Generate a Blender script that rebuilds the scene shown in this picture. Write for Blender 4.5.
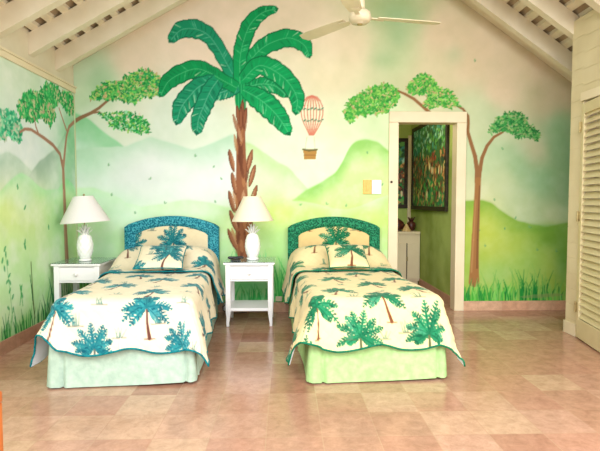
import bpy, bmesh, math, random
import numpy as np
from mathutils import Vector, Matrix
R = math.radians
PI = math.pi
scene = bpy.context.scene
for o in list(bpy.data.objects):
    bpy.data.objects.remove(o)
COL = scene.collection

# ------------------------------------------------------------------ camera
EYE = 1.22
cam_data = bpy.data.cameras.new('camera')
cam_data.sensor_width = 36
cam_data.lens = 30
cam_data.clip_start = 0.02
cam = bpy.data.objects.new('camera', cam_data)
COL.objects.link(cam)
cam.location = (0, 0, EYE)
cam.rotation_euler = (R(90 - 2.9), 0, R(-1.7))
scene.camera = cam

# ------------------------------------------------------------------ light
world = bpy.data.worlds.new('sky')
scene.world = world
world.use_nodes = True
bg = world.node_tree.nodes['Background']
bg.inputs['Color'].default_value = (0.86, 0.94, 1.0, 1)
bg.inputs['Strength'].default_value = 3.0


def area(name, loc, rot, sx, sy, power, color):
    l = bpy.data.lights.new(name, 'AREA')
    l.shape = 'RECTANGLE'
    l.size, l.size_y = sx, sy
    l.energy = power
    l.color = color
    o = bpy.data.objects.new(name, l)
    COL.objects.link(o)
    o.location = loc
    o.rotation_euler = rot
    return o


# daylight through the open terrace front, behind the camera
area('terrace_daylight', (-1.4, -3.8, 5.6), (R(55), 0, R(-12)), 6.0, 3.6, 950, (0.97, 0.98, 1.0))
area('side_window_daylight', (-2.1, 0.6, 1.5), (R(90), 0, R(-62)), 2.2, 1.8, 30, (0.88, 0.96, 1.0))
area('added_right_fill', (2.45, 0.5, 1.9), (R(80), 0, R(52)), 2.2, 2.0, 165, (1.0, 0.98, 0.96))  # added lamp to brighten the left wall; no door is known there
il = bpy.data.lights.new('hall_fill_light', 'POINT')  # unseen lamp, added so the room beyond the doorway is not dark
il.energy = 15
il.color = (1.0, 0.86, 0.62)
il.shadow_soft_size = 0.12
ilo = bpy.data.objects.new('hall_fill_light', il)
COL.objects.link(ilo)
ilo.location = (1.25, 6.1, 2.2)

scene.view_settings.view_transform = 'Standard'
scene.view_settings.look = 'None'
scene.view_settings.exposure = -0.40
scene.view_settings.gamma = 1
scene.view_settings.use_curve_mapping = False

# ------------------------------------------------------------------ plan of the room (metres, measured from the photograph)
LEFT, BACK, RIGHT = -2.236, 5.43, 2.60
ALCOVE = 3.40
EAVE = 2.41
DX0, DX1, DZ = 1.215, 1.875, 2.07        # doorway in the back wall
RIDGE_X = 0.60


def rafter_z(x):                         # underside of the rafters
    return 2.465 + .565 * (x + 2.28) if x < RIDGE_X else 2.515 - .70 * (x - 2.88)


# ------------------------------------------------------------------ survey: photograph pixel -> metres on a wall
_p, _y = R(2.9), R(1.7)
_fw = np.array([math.sin(_y) * math.cos(_p), math.cos(_y) * math.cos(_p), -math.sin(_p)])
_rt = np.array([math.cos(_y), -math.sin(_y), 0.])
_up = np.cross(_rt, _fw)


def survey(px, py, axis, val):
    r = _fw + _rt * ((px - 300) / 500.) - _up * ((py - 225.5) / 500.)
    o = np.array([0, 0, EYE])
    return o + r * ((val - o[axis]) / r[axis])


def B(px, py):
    q = survey(px, py, 1, BACK)
    return (q[0], q[2])


def Lw(px, py):
    q = survey(px, py, 0, LEFT)
    return (q[1], q[2])


# ------------------------------------------------------------------ paint raster
def rgb(r, g, b):
    return np.array([r, g, b]) / 255.


def to_lin(a):
    a = np.clip(a, 0, 1)
    return np.where(a <= .04045, a / 12.92, ((a + .055) / 1.055) ** 2.4)


def lin(r, g, b, k=1.0):
    v = to_lin(rgb(r, g, b)) * k
    return (float(v[0]), float(v[1]), float(v[2]), 1)


class Canvas:
    def __init__(s, x0, y0, x1, y1, res=.004, seed=1):
        s.x0, s.y0, s.res = x0, y0, res
        s.W = int((x1 - x0) / res) + 1
        s.H = int((y1 - y0) / res) + 1
        s.a = np.zeros((s.H, s.W, 3))
        s.X = x0 + np.arange(s.W) * res
        s.Y = y0 + np.arange(s.H) * res
        s.rng = np.random.RandomState(seed)

    def noise(s, cell, seed):
        rg = np.random.RandomState(seed)
        gw, gh = int(s.W * s.res / cell) + 3, int(s.H * s.res / cell) + 3
        g = rg.rand(gh, gw)
        fx = (s.X - s.x0) / cell
        fy = (s.Y - s.y0) / cell
        ix, iy = fx.astype(int), fy.astype(int)
        tx, ty = fx - ix, fy - iy
        tx, ty = tx * tx * (3 - 2 * tx), ty * ty * (3 - 2 * ty)
        a = g[iy][:, ix] * (1 - tx) + g[iy][:, ix + 1] * tx
        b = g[iy + 1][:, ix] * (1 - tx) + g[iy + 1][:, ix + 1] * tx
        return a * (1 - ty[:, None]) + b * ty[:, None]

    def fbm(s, cell, seed, n=4):
        t, w, tot = 0, 1., 0
        for k in range(n):
            t = t + s.noise(cell / 2 ** k, seed + k) * w
            tot += w
            w *= .55
        return t / tot

    def field(s, ctrl, power=3.0):
        num = np.zeros_like(s.a)
        den = np.zeros((s.H, s.W))
        for (x, y, c) in ctrl:
            d = (s.X[None, :] - x) ** 2 + (s.Y[:, None] - y) ** 2
            w = 1 / (d + .02) ** (power / 2)
            num += w[..., None] * c
            den += w
        s.a = num / den[..., None]

    def box(s, x0, y0, x1, y1):
        i0 = max(0, int((x0 - s.x0) / s.res)); i1 = min(s.W, int((x1 - s.x0) / s.res) + 2)
        j0 = max(0, int((y0 - s.y0) / s.res)); j1 = min(s.H, int((y1 - s.y0) / s.res) + 2)
        return i0, i1, j0, j1

    def put(s, sl, m, c):
        i0, i1, j0, j1 = sl
        r = s.a[j0:j1, i0:i1]
        r += (np.asarray(c) - r) * m[..., None]

    def poly(s, pts, c, alpha=1.):
        P = np.array(pts)
        sl = s.box(P[:, 0].min(), P[:, 1].min(), P[:, 0].max(), P[:, 1].max())
        i0, i1, j0, j1 = sl
        if i1 <= i0 or j1 <= j0: return
        x, y = s.X[i0:i1][None, :], s.Y[j0:j1][:, None]
        ins = np.zeros((j1 - j0, i1 - i0), bool)
        n = len(P)
        for k in range(n):
            xa, ya = P[k]; xb, yb = P[(k + 1) % n]
            if ya == yb: continue
            cnd = ((ya > y) != (yb > y)) & (x < (xb - xa) * (y - ya) / (yb - ya) + xa)
            ins ^= cnd
        s.put(sl, ins * alpha, c)

    def stroke(s, pts, ws, c, alpha=1., soft=.3):
        """tapered polyline; ws = half widths"""
        for k in range(len(pts) - 1):
            (xa, ya), (xb, yb) = pts[k], pts[k + 1]
            wa, wb = ws[k], ws[k + 1]
            w = max(wa, wb)
            sl = s.box(min(xa, xb) - w, min(ya, yb) - w, max(xa, xb) + w, max(ya, yb) + w)
            i0, i1, j0, j1 = sl
            if i1 <= i0 or j1 <= j0: continue
            x, y = s.X[i0:i1][None, :], s.Y[j0:j1][:, None]
            dx, dy = xb - xa, yb - ya
            L = dx * dx + dy * dy + 1e-12
            t = np.clip(((x - xa) * dx + (y - ya) * dy) / L, 0, 1)
            d = np.hypot(x - xa - t * dx, y - ya - t * dy)
            ww = wa + (wb - wa) * t
            m = np.clip((ww - d) / (soft * s.res * 4) + .5, 0, 1) * alpha
            s.put(sl, m, c)

    def leaf(s, x, y, ang, ln, wd, c, alpha=1.):
        sl = s.box(x - ln, y - ln, x + ln, y + ln)
        i0, i1, j0, j1 = sl
        if i1 <= i0 or j1 <= j0: return
        X, Y = s.X[i0:i1][None, :] - x, s.Y[j0:j1][:, None] - y
        u = (X * math.cos(ang) + Y * math.sin(ang)) / ln
        v = (-X * math.sin(ang) + Y * math.cos(ang))
        prof = wd * np.sqrt(np.clip(np.sin(np.clip(u, 0, 1) * PI), 0, 1))
        m = ((u > 0) & (u < 1) & (np.abs(v) < prof)) * alpha
        s.put(sl, m, c)

    def blob(s, x, y, rx, ry, c, alpha=1.):
        sl = s.box(x - 2.2 * rx, y - 2.2 * ry, x + 2.2 * rx, y + 2.2 * ry)
        i0, i1, j0, j1 = sl
        if i1 <= i0 or j1 <= j0: return
        X, Y = s.X[i0:i1][None, :] - x, s.Y[j0:j1][:, None] - y
        s.put(sl, np.exp(-((X / rx) ** 2 + (Y / ry) ** 2)) * alpha, c)

    def hill(s, ridge, edge, body, fade, x0=None, x1=None, alpha=1., line=None, low=None):
        P = sorted(ridge)
        xs = np.array([p[0] for p in P]); ys = np.array([p[1] for p in P])
        ry = np.interp(s.X, xs, ys)
        k = max(3, int(.06 / s.res))
        pad = np.pad(ry, k, mode='edge')
        ker = np.hanning(2 * k + 1); ker /= ker.sum()
        ry = np.convolve(pad, ker, 'valid')
        ry = ry + (s.noise(.09, 77)[0] - .5) * .012
        m = np.clip((ry[None, :] - s.Y[:, None]) / .016, 0, 1)
        if x0 is None: x0 = xs[0]
        if x1 is None: x1 = xs[-1]
        m *= ((s.X >= x0) & (s.X <= x1))[None, :]
        d = np.clip((ry[None, :] - s.Y[:, None]) / fade + (s.fbm(.3, 5) - .5) * .8, 0, 1)
        d = d * d * (3 - 2 * d)
        c = np.asarray(edge) * (1 - d[..., None]) + np.asarray(body) * d[..., None]
        a = m * alpha
        if low is not None:
            a = a * np.clip(1 - (ry[None, :] - s.Y[:, None] - low) / low, 0, 1)
        s.a += (c - s.a) * a[..., None]
        if line is not None:
            dl = np.abs(ry[None, :] - s.Y[:, None])
            ml = np.clip(1 - dl / .014, 0, 1) * .16 * ((s.X >= x0) & (s.X <= x1))[None, :]
            s.a += (np.asarray(line) - s.a) * ml[..., None]

    def inside(s, pts, x, y):
        n = len(pts); r = False
        for k in range(n):
            xa, ya = pts[k]; xb, yb = pts[(k + 1) % n]
            if (ya > y) != (yb > y) and x < (xb - xa) * (y - ya) / (yb - ya) + xa: r = not r
        return r

    def canopy(s, pts, cols, n, ln=.05, wd=.012, seed=3, droop=-.6, under=None):
        rg = random.Random(seed)
        xs = [p[0] for p in pts]; ys = [p[1] for p in pts]
        if under is not None:
            s.poly(pts, under, .45)
        k = 0; n = int(n * 1.7)
        while k < n:
            x, y = rg.uniform(min(xs), max(xs)), rg.uniform(min(ys), max(ys))
            if not s.inside(pts, x, y): continue
            k += 1
            c = np.array(rg.choice(cols)) * rg.uniform(.9, 1.1)
            s.leaf(x, y, droop + rg.uniform(-1.3, 1.3) + (PI if rg.random() < .45 else 0), .72 * ln * rg.uniform(.6, 1.3), wd * .8 * rg.uniform(.7, 1.3), np.clip(c, 0, 1))

    def sample(s, x, y):
        fx = np.clip((x - s.x0) / s.res, 0, s.W - 2)
        fy = np.clip((y - s.y0) / s.res, 0, s.H - 2)
        ix, iy = fx.astype(int), fy.astype(int)
        tx, ty = (fx - ix)[:, None], (fy - iy)[:, None]
        a = s.a
        return ((a[iy, ix] * (1 - tx) + a[iy, ix + 1] * tx) * (1 - ty) + (a[iy + 1, ix] * (1 - tx) + a[iy + 1, ix + 1] * tx) * ty)


def frond(cv, rib, hw, base, dark, light, seed, M=B, k=.0109, flip=1):
    """one big banana-like leaf of the painted palm; rib and half widths in photo pixels"""
    rg = random.Random(seed)
    P = np.array([M(*q) for q in rib]); W = np.array(hw) * k
    t = np.linspace(0, len(P) - 1, 46)
    def cr(V, t):
        i = np.clip(t.astype(int), 0, len(V) - 2); f = t - i
        p0, p1, p2, p3 = V[np.maximum(i - 1, 0)], V[i], V[i + 1], V[np.minimum(i + 2, len(V) - 1)]
        if V.ndim == 2: f = f[:, None]
        return .5 * ((2 * p1) + (-p0 + p2) * f + (2 * p0 - 5 * p1 + 4 * p2 - p3) * f ** 2 + (-p0 + 3 * p1 - 3 * p2 + p3) * f ** 3)
    C = cr(P, t); w = np.interp(t, range(len(W)), W)
    T = np.gradient(C, axis=0); T /= np.linalg.norm(T, axis=1)[:, None] + 1e-9
    N = np.stack([-T[:, 1], T[:, 0]], 1)
    jag = np.array([1 + .10 * math.sin(i * .9 + seed) * .4 + rg.uniform(-.035, .03) for i in range(len(t))])
    jag2 = np.array([1 + .10 * math.sin(i * 1.1 + seed * 2) * .4 + rg.uniform(-.035, .03) for i in range(len(t))])
    up = C + N * (w * jag)[:, None]; dn = C - N * (w * jag2)[:, None]
    cv.poly([tuple(C[0] - T[0] * w[0] * .9)] + [tuple(p) for p in up] + [tuple(p) for p in dn[::-1]], dark)
    up2 = C + N * (w * jag)[:, None] * .86; dn2 = C - N * (w * jag2)[:, None] * .86
    cv.poly([tuple(p) for p in up2] + [tuple(p) for p in dn2[::-1]], base)
    for sgn in (1, -1):
        for i in range(1, len(t) - 1):
            if rg.random() < .5: continue
            a = C[i]; b = C[i] + N[i] * sgn * w[i] * .80 - T[i] * w[i] * .5
            m = (a + b) / 2 - T[i] * w[i] * .02
            col = dark if rg.random() < .5 else (light if rg.random() < .5 else np.clip(base * 1.16, 0, 1))
            cv.stroke([tuple(a), tuple(m), tuple(b)], [.003, .006, .003], col, .55)
    for i in range(2, len(t) - 2, 6):        # pale slits
        if rg.random() < .55:
            sg = rg.choice((1, -1))
            a = C[i] + N[i] * sg * w[i] * .25; b = C[i] + N[i] * sg * w[i] * .8 - T[i] * w[i] * .5
            cv.stroke([tuple(a), tuple(b)], [.002, .006], rgb(206, 232, 190), .75)
    cv.stroke([tuple(p) for p in C], [.004] * len(C), np.clip(light * .95, 0, 1), .7)


def grass(cv, x0, x1, y0, h, n, cols, seed, M=None):
    rg = random.Random(seed)
    for k in range(n):
        x = rg.uniform(x0, x1); hh = h * rg.uniform(.35, 1.0)
        b = rg.uniform(-.35, .35) * hh
        y = y0 + rg.uniform(-.01, .02)
        c = np.array(rg.choice(cols))
        cv.stroke([(x, y), (x + b * .35, y + hh * .55), (x + b, y + hh)], [.007, .006, .001], c, .85)


# ------------------------------------------------------------------ paint of the back wall
CREAM = rgb(240, 222, 194)


def paint_back():
    cv = Canvas(LEFT, 0, ALCOVE, 4.35, .0045, 2)
    C = [(60, 20, 236, 220, 190), (130, 30, 238, 219, 190), (220, 20, 238, 220, 192), (300, 20, 238, 222, 190), (350, 45, 238, 224, 188),
         (390, 5, 190, 204, 150), (405, 25, 196, 210, 160), (392, 50, 205, 216, 168), (440, 35, 232, 212, 178), (470, 60, 228, 208, 172), (540, 60, 222, 202, 164),
         (500, 90, 226, 206, 170), (560, 100, 214, 196, 158),  # cream darkens to the right: dimmer light put into the paint
         (85, 70, 206, 226, 190), (98, 82, 190, 222, 180), (130, 60, 238, 220, 192), (200, 50, 240, 222, 196), (80, 100, 206, 228, 190),
         (130, 108, 230, 236, 214), (165, 118, 226, 238, 220), (200, 140, 228, 240, 218), (90, 115, 222, 236, 212),
         (290, 85, 238, 230, 196), (330, 75, 238, 228, 190), (320, 120, 232, 236, 200), (300, 140, 226, 242, 208), (340, 135, 224, 240, 196), (285, 160, 222, 242, 206),
         (375, 128, 216, 234, 186), (325, 165, 220, 242, 200), (440, 70, 226, 214, 176),
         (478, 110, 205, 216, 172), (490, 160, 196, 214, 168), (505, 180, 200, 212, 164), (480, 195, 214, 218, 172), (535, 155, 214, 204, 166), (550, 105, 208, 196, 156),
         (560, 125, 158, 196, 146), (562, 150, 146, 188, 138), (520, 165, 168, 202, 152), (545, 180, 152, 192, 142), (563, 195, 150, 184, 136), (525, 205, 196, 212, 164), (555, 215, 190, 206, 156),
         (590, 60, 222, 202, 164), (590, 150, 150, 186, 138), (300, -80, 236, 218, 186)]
    cv.field([(*B(x, y), rgb(r, g, b)) for (x, y, r, g, b) in C], 4.2)
    n = cv.fbm(.5, 11)[..., None] - .5
    cv.a = np.clip(cv.a + n * np.array([.07, .05, .08]), 0, 1)
    # pale green strokes drifting over the upper wall
    for (x, y, rx, ry, al) in [(395, 12, .22, .14, .55), (398, 35, .12, .16, .4), (385, 60, .14, .10, .3), (455, 55, .1, .1, .25), (100, 85, .14, .18, .4),
                               (560, 130, .12, .22, .5), (540, 172, .26, .2, .45), (505, 150, .2, .1, .25), (498, 118, .14, .12, .25)]:
        X, Z = B(x, y)
        cv.blob(X, Z, rx, ry, rgb(146, 190, 138), al)
    def ridge(pts): return [B(*q) for q in pts]
    # far pale hills
    cv.hill(ridge([(74, 112), (88, 118), (100, 128), (112, 137), (124, 146), (136, 160), (150, 186), (166, 230)]), rgb(150, 214, 160), rgb(226, 242, 230), .5, line=rgb(140, 200, 150))
    cv.hill(ridge([(74, 150), (100, 146), (125, 146), (150, 136), (172, 143), (192, 149), (212, 143), (232, 133), (242, 140), (256, 160), (280, 185), (300, 205)]),
            rgb(192, 226, 196), rgb(232, 242, 232), .35, line=rgb(170, 212, 180))
    cv.hill(ridge([(238, 140), (252, 143), (266, 153), (276, 160), (290, 168), (304, 184), (318, 200)]), rgb(198, 226, 166), rgb(218, 238, 190), .25, line=rgb(180, 212, 150))
    cv.blob(*B(150, 170), .45, .25, rgb(236, 240, 238), .7)
    cv.blob(*B(200, 178), .45, .2, rgb(234, 242, 234), .7)
    cv.blob(*B(90, 165), .2, .2, rgb(190, 232, 196), .5)
    # big green hill beside the doorway
    cv.hill(ridge([(292, 200), (305, 190), (322, 181), (336, 172), (343, 160), (349, 147), (357, 140), (367, 138), (379, 142), (390, 151), (400, 154)]),
            rgb(152, 208, 108), rgb(206, 232, 156), .3, line=rgb(140, 196, 100))
    # foreground
    cv.hill(ridge([(74, 188), (92, 187), (110, 192), (126, 202), (140, 206), (165, 203), (188, 199), (205, 201), (225, 206), (245, 208), (262, 204), (280, 199), (300, 200), (318, 203), (335, 208), (352, 208), (370, 201), (392, 192)]),
            rgb(208, 242, 190), rgb(206, 242, 166), .3, line=rgb(188, 230, 160))
    for (x, y, rx, ry, c, al) in [(275, 215, .3, .18, (222, 240, 124), .85), (365, 220, .28, .16, (204, 234, 110), .8), (315, 215, .3, .12, (206, 236, 110), .6), (270, 240, .2, .2, (190, 240, 150), .6),
                                  (120, 215, .3, .2, (222, 248, 222), .9), (180, 210, .4, .10, (226, 248, 210), .8), (95, 200, .2, .12, (206, 246, 210), .7), (250, 285, .4, .10, (120, 236, 150), .8), (250, 300, .4, .06, (96, 214, 120), .5), (240, 268, .3, .08, (160, 244, 176), .7), (230, 220, .15, .15, (214, 240, 170), .5),
                                  (100, 250, .25, .3, (206, 246, 206), .8), (110, 205, .25, .12, (214, 246, 210), .7), (282, 280, .12, .3, (140, 230, 110), .6), (390, 215, .1, .3, (180, 222, 86), .5), (78, 262, .08, .3, (110, 220, 124), .6), (225, 250, .1, .15, (196, 244, 190), .5)]:
        cv.blob(*B(x, y), rx, ry, rgb(*c), al)
    # right hill behind the tree, greens darkened to hold the alcove's shade
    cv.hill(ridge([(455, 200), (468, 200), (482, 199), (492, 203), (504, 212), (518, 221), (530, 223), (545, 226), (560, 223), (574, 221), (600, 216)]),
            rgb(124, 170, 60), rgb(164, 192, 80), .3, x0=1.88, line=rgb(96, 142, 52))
    for (x, y, rx, ry, c, al) in [(484, 230, .22, .25, (196, 206, 84), .7), (500, 250, .25, .14, (190, 204, 90), .6), (550, 240, .2, .14, (108, 160, 58), .7), (563, 262, .1, .3, (84, 146, 56), .7), (530, 265, .25, .2, (150, 196, 100), .5),
                                  (495, 275, .25, .15, (160, 204, 120), .6), (520, 295, .6, .07, (90, 176, 66), .6), (545, 228, .25, .05, (110, 166, 60), .6), (568, 180, .1, .5, (120, 168, 120), .35)]:
        cv.blob(*B(x, y), rx, ry, rgb(*c), al)
    n = cv.fbm(.16, 31)[..., None] - .5
    cv.a = np.clip(cv.a + n * np.array([.07, .05, .07]), 0, 1)
    w = np.clip(cv.fbm(.12, 91) * 2.2 - .85, 0, 1)[..., None] * np.clip((2.2 - cv.Y) / .8, 0, 1)[:, None, None]
    cv.a += (rgb(246, 250, 240) - cv.a) * w * .30 * np.where(cv.X < 1.9, 1, .35)[None, :, None]
    # flecks
    rg = random.Random(4)
    for (x, y) in [(108, 166), (195, 157), (213, 168), (222, 180), (165, 204), (135, 214), (111, 196), (150, 180), (368, 154), (327, 205), (346, 207), (495, 201), (530, 228), (505, 230), (537, 251), (556, 252), (480, 231), (485, 247), (503, 150), (216, 203), (568, 256), (475, 62), (515, 219), (240, 172), (300, 206), (382, 186)]:
        X, Z = B(x, y)
        cv.leaf(X, Z, PI / 2 + rg.uniform(-.6, .6), .035, .009, rgb(110, 170, 110), .6)
        cv.leaf(X, Z, rg.uniform(.3, 2.6), .025, .006, rgb(80, 140, 96), .4)
    for (x, y) in [(489, 16), (491, 17.5), (496, 20), (528, 41), (529, 43), (548, 58)]:
        cv.blob(*B(x, y), .013, .011, rgb(60, 50, 34), .9)
    # thin acacia on the left, its branch comes round the corner
    BR = rgb(150, 112, 82)
    def st(pts, ws, c=BR, al=1.): cv.stroke([B(*q) for q in pts], [w * .0109 for w in ws], c, al)
    GL = [rgb(60, 176, 84), rgb(96, 196, 96), rgb(44, 150, 74), rgb(150, 208, 96), rgb(200, 176, 124), rgb(100, 190, 96), rgb(180, 214, 120), rgb(36, 160, 90), rgb(30, 140, 70)]
    st([(72, 123), (80, 118), (91, 113), (99, 108), (106, 102), (112, 98)], [2, 1.8, 1.5, 1.3, 1.1, .8])
    st([(91, 113), (99, 112), (104, 115)], [1.1, .8, .5])
    up = [(90, 99), (93, 92), (100, 86), (107, 82), (123, 80), (131, 74), (139, 70), (151, 71), (160, 77), (163, 86), (160, 95), (149, 97), (143, 95), (135, 103), (123, 102), (118, 97), (110, 101), (101, 99)]
    lo = [(98, 113), (106, 114), (120, 112), (133, 113), (142, 117), (150, 126), (149, 132), (142, 134), (128, 130), (112, 128), (106, 120)]
    cv.canopy([B(*q) for q in up], GL, 620, .05, .011, 5, under=rgb(120, 190, 96))
    cv.canopy([B(*q) for q in lo], GL[:4] + GL[7:] + [rgb(150, 220, 170), rgb(220, 206, 180)], 330, .045, .011, 6, under=rgb(150, 214, 150))
    # acacias round the doorway
    TR = rgb(150, 106, 66)
    GR = [rgb(70, 170, 70), rgb(120, 196, 84), rgb(150, 204, 96), rgb(50, 146, 62), rgb(200, 176, 120), rgb(80, 178, 70), rgb(60, 160, 66), rgb(110, 190, 80)]
    st([(396, 90), (405, 94), (414, 99), (421, 105), (430, 113), (440, 120)], [.9, 1.2, 1.4, 1.5, 1.7, 1.8], TR)
    st([(455, 105), (463, 109), (468, 116), (468.5, 124), (467.5, 131), (471, 143), (475, 156), (477, 170), (477.5, 182)], [.9, 1.1, 1.3, 1.4, 1.7, 1.8, 2, 2.2, 3], TR)
    st([(503, 132), (494, 137), (487, 146), (482, 158), (480, 170), (478, 182)], [1, 1.3, 1.6, 1.8, 2, 2.6], TR)
    st([(478, 180), (477, 205), (475.5, 235), (474.5, 262), (474, 282)], [3, 3.2, 3.7, 4.3, 5.4], rgb(164, 116, 68))
    st([(479.6, 186), (478.6, 210), (477.5, 240), (477, 268)], [.6, .8, .9, 1.0], rgb(120, 80, 48), .7)
    st([(475.8, 200), (473.4, 240), (471.5, 272)], [.5, .8, .9], rgb(196, 150, 96), .6)
    G1 = [(345, 119), (344, 110), (349, 102), (355, 96), (368, 89), (385, 83), (394, 86), (399, 93), (400, 98), (392, 106), (386, 113), (368, 114), (358, 116), (350, 123)]
    G2 = [(406, 89), (412, 82), (422, 73), (430, 76), (437, 85), (439, 90), (427, 93), (412, 95)]
    G3 = [(422, 105), (427, 98), (429, 90), (440, 88), (450, 91), (456, 98), (460, 105), (450, 108), (441, 106), (431, 109)]
    G4 = [(489, 133), (492, 124), (498, 118), (507, 113), (515, 111), (525, 116), (529, 124), (538, 131), (540, 136), (537, 141), (530, 138), (516, 137), (509, 132), (502, 131)]
    cv.canopy([B(*q) for q in G1], GR, 560, .05, .011, 7, droop=-1.0, under=rgb(130, 190, 90))
    cv.canopy([B(*q) for q in G2], GR, 230, .045, .010, 8, under=rgb(130, 190, 90))
    cv.canopy([B(*q) for q in G3], GR, 230, .045, .010, 9, under=rgb(160, 190, 110))
    GD = [rgb(52, 146, 70), rgb(80, 166, 84), rgb(40, 120, 60), rgb(150, 178, 110), rgb(100, 176, 90)]
    cv.canopy([B(*q) for q in G4], GD, 420, .042, .010, 10, under=rgb(90, 160, 84))
    # hot air balloon
    RD = rgb(214, 116, 92)
    cx = 312
    for f in (-1, -.72, -.42, -.14, .14, .42, .72, 1):
        pts = [(cx + f * 11 * math.sin(.1 + PI * .93 * (k / 8.) ** .75) ** .8, 96 + 38 * k / 8.) for k in range(9)]
        pts[-1] = (cx + f * 2.2 - .5, 135)
        st(pts, [.5] * 9, RD, .85)
    st([(304, 101), (307, 97), (312, 95.6), (317, 97), (320.5, 101)], [.45] * 5, rgb(214, 120, 100), .85)
    for row in (109.5, 121):
        for k in range(6):
            x = 303.5 + 3.5 * k
            cv.leaf(*B(x, row + .8 * math.sin(k * 2)), .5, .035, .008, rgb(80, 140, 104), .9)
            cv.leaf(*B(x + 1, row + 1), 2.4, .028, .006, rgb(150, 150, 110), .7)
    st([(307, 137), (305, 149)], [.25, .25], rgb(190, 180, 130), .8)
    st([(314, 137), (315, 149)], [.25, .25], rgb(190, 180, 130), .8)
    cv.poly([B(303, 149), B(317, 149), B(315.6, 159), B(304.2, 159.5)], rgb(186, 140, 72))
    st([(303, 149.4), (309, 150.6), (317, 149.6)], [.9, .9, .9], rgb(112, 104, 60))
    st([(304, 155), (316, 155)], [.4, .4], rgb(140, 96, 50), .7)
    # the tall palm: fibrous trunk, then crown
    T1, T2, T3 = rgb(150, 94, 64), rgb(112, 64, 44), rgb(196, 150, 114)
    st([(241, 118), (241, 150), (241.5, 185), (242, 220), (243, 258)], [3.6, 4.6, 5.6, 6.6, 7.2], T1)
    rg = random.Random(9)
    for k in range(34):
        y = 256 - k * 4.1
        hw = 4.2 + 4.2 * (y - 118) / 140
        x = 241.5 + rg.uniform(-.8, .8) * hw
        cv.leaf(*B(x, y + 5), PI / 2 + rg.uniform(-.28, .28), .2 * rg.uniform(.7, 1.2), .018, rg.choice([T2, T3, T1, rgb(186, 128, 84)]), .75)
    for (x, y, a) in [(236.5, 250, 112), (234.5, 213, 104), (250, 207, 72), (234, 172, 102), (247, 172, 76), (249, 187, 74), (236, 195, 100), (247, 230, 70), (237, 232, 108)]:
        cv.leaf(*B(x, y), R(a), .25, .027, T2, 1)
        cv.leaf(*B(x + .3, y - 1), R(a), .23, .021, rgb(158, 102, 70), 1)
        cv.leaf(*B(x + .6, y - 4), R(a), .16, .007, T3, .7)
    G0, Gd, Gl = rgb(14, 158, 88), rgb(8, 112, 66), rgb(96, 206, 140)
    H0, Hd, Hl = rgb(26, 148, 104), rgb(14, 108, 78), rgb(110, 196, 160)
    cv.stroke([B(240, 76), B(240.5, 98), B(241, 117)], [.07, .06, .045], G0)
    for k in range(7):
        x = 237 + k * 1.4
        cv.stroke([B(x, 84), B(x + .3, 119)], [.004, .003], Gl if k % 2 else Gd, .6)
    frond(cv, [(286, 95), (275, 86), (260, 84), (246, 88)], [4, 8, 7, 4], G0 * .92, Gd, Gl, 10)
    frond(cv, [(217, 94), (228, 90), (238, 86)], [7, 8, 6], H0, Hd, Hl, 5)
    frond(cv, [(171, 40), (181, 30), (195, 29), (208, 35), (218, 48), (227, 64), (237, 82)], [4, 8.5, 9.5, 8, 7.2, 7, 6], H0, Hd, Hl, 1)
    frond(cv, [(309, 56), (304, 45), (290, 38), (273, 42), (260, 50), (250, 62), (243, 80)], [3, 8, 9, 9, 8, 7, 5], G0, Gd, Gl, 7)
    frond(cv, [(276, 9), (262, 13), (250, 25), (243, 43), (240, 60), (240, 84)], [3, 6.5, 8, 7.8, 7, 6], G0, Gd, Gl, 6)
    frond(cv, [(296, 112), (297, 98), (288, 82), (273, 70), (258, 66), (243, 80)], [4, 8, 9.5, 10.5, 9.5, 6], G0, Gd, Gl, 8)
    frond(cv, [(161, 95), (168, 82), (180, 74), (195, 69), (208, 72), (222, 80), (237, 88)], [3, 8, 9, 9, 8, 7, 6], G0 * .96, Gd, Gl, 2)
    frond(cv, [(177, 122), (181, 108), (189, 97), (200, 86), (216, 80)], [4, 9, 10, 9, 6], H0, Hd, Hl, 3)
    frond(cv, [(197, 131), (199, 118), (205, 103), (211, 90), (218, 80)], [5, 8, 9, 9, 7], H0, Hd, Hl, 4)
    frond(cv, [(288, 132), (279, 118), (268, 106), (256, 97), (243, 90)], [5, 10, 11.5, 10.5, 5], G0 * 1.03, Gd, Gl, 9)
    for (x, y, a, l) in [(239, 124, 96, .20), (242, 122, 88, .24), (244, 125, 82, .19), (241, 130, 90, .26)]:
        cv.leaf(*B(x, y), R(a), l, .022, T2, 1)
        cv.leaf(*B(x, y - .5), R(a), l * .85, .014, T1, 1)
    # grasses at the foot of the wall
    GG = [rgb(70, 176, 60), rgb(40, 146, 58), rgb(110, 200, 80), rgb(24, 120, 50), rgb(150, 214, 110)]
    z = .10
    grass(cv, 1.95, 3.3, z, .20, 110, GG + [rgb(160, 200, 90)] * 2, 21)
    grass(cv, 1.95, 2.5, z, .26, 90, GG, 22)
    grass(cv, 2.6, 2.9, z, .36, 40, [GG[1], GG[3]], 23)
    grass(cv, 2.1, 3.2, z, .42, 26, [rgb(140, 190, 90), rgb(110, 176, 80)], 24)
    grass(cv, -2.2, -1.7, z, .4, 80, GG, 25)
    grass(cv, -.62, -.1, z, .2, 60, [rgb(80, 214, 110), rgb(60, 190, 90), rgb(140, 240, 160)], 26)
    grass(cv, -.1, .1, z, .55, 30, [rgb(80, 206, 90), rgb(60, 180, 80), rgb(110, 220, 110)], 27)
    grass(cv, -.62, -.1, .5, .2, 18, [rgb(130, 230, 150), rgb(110, 214, 130)], 28)
    cv.leaf(*B(520, 297), .05, .5, .02, rgb(150, 150, 96), .5)
    return cv


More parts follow.
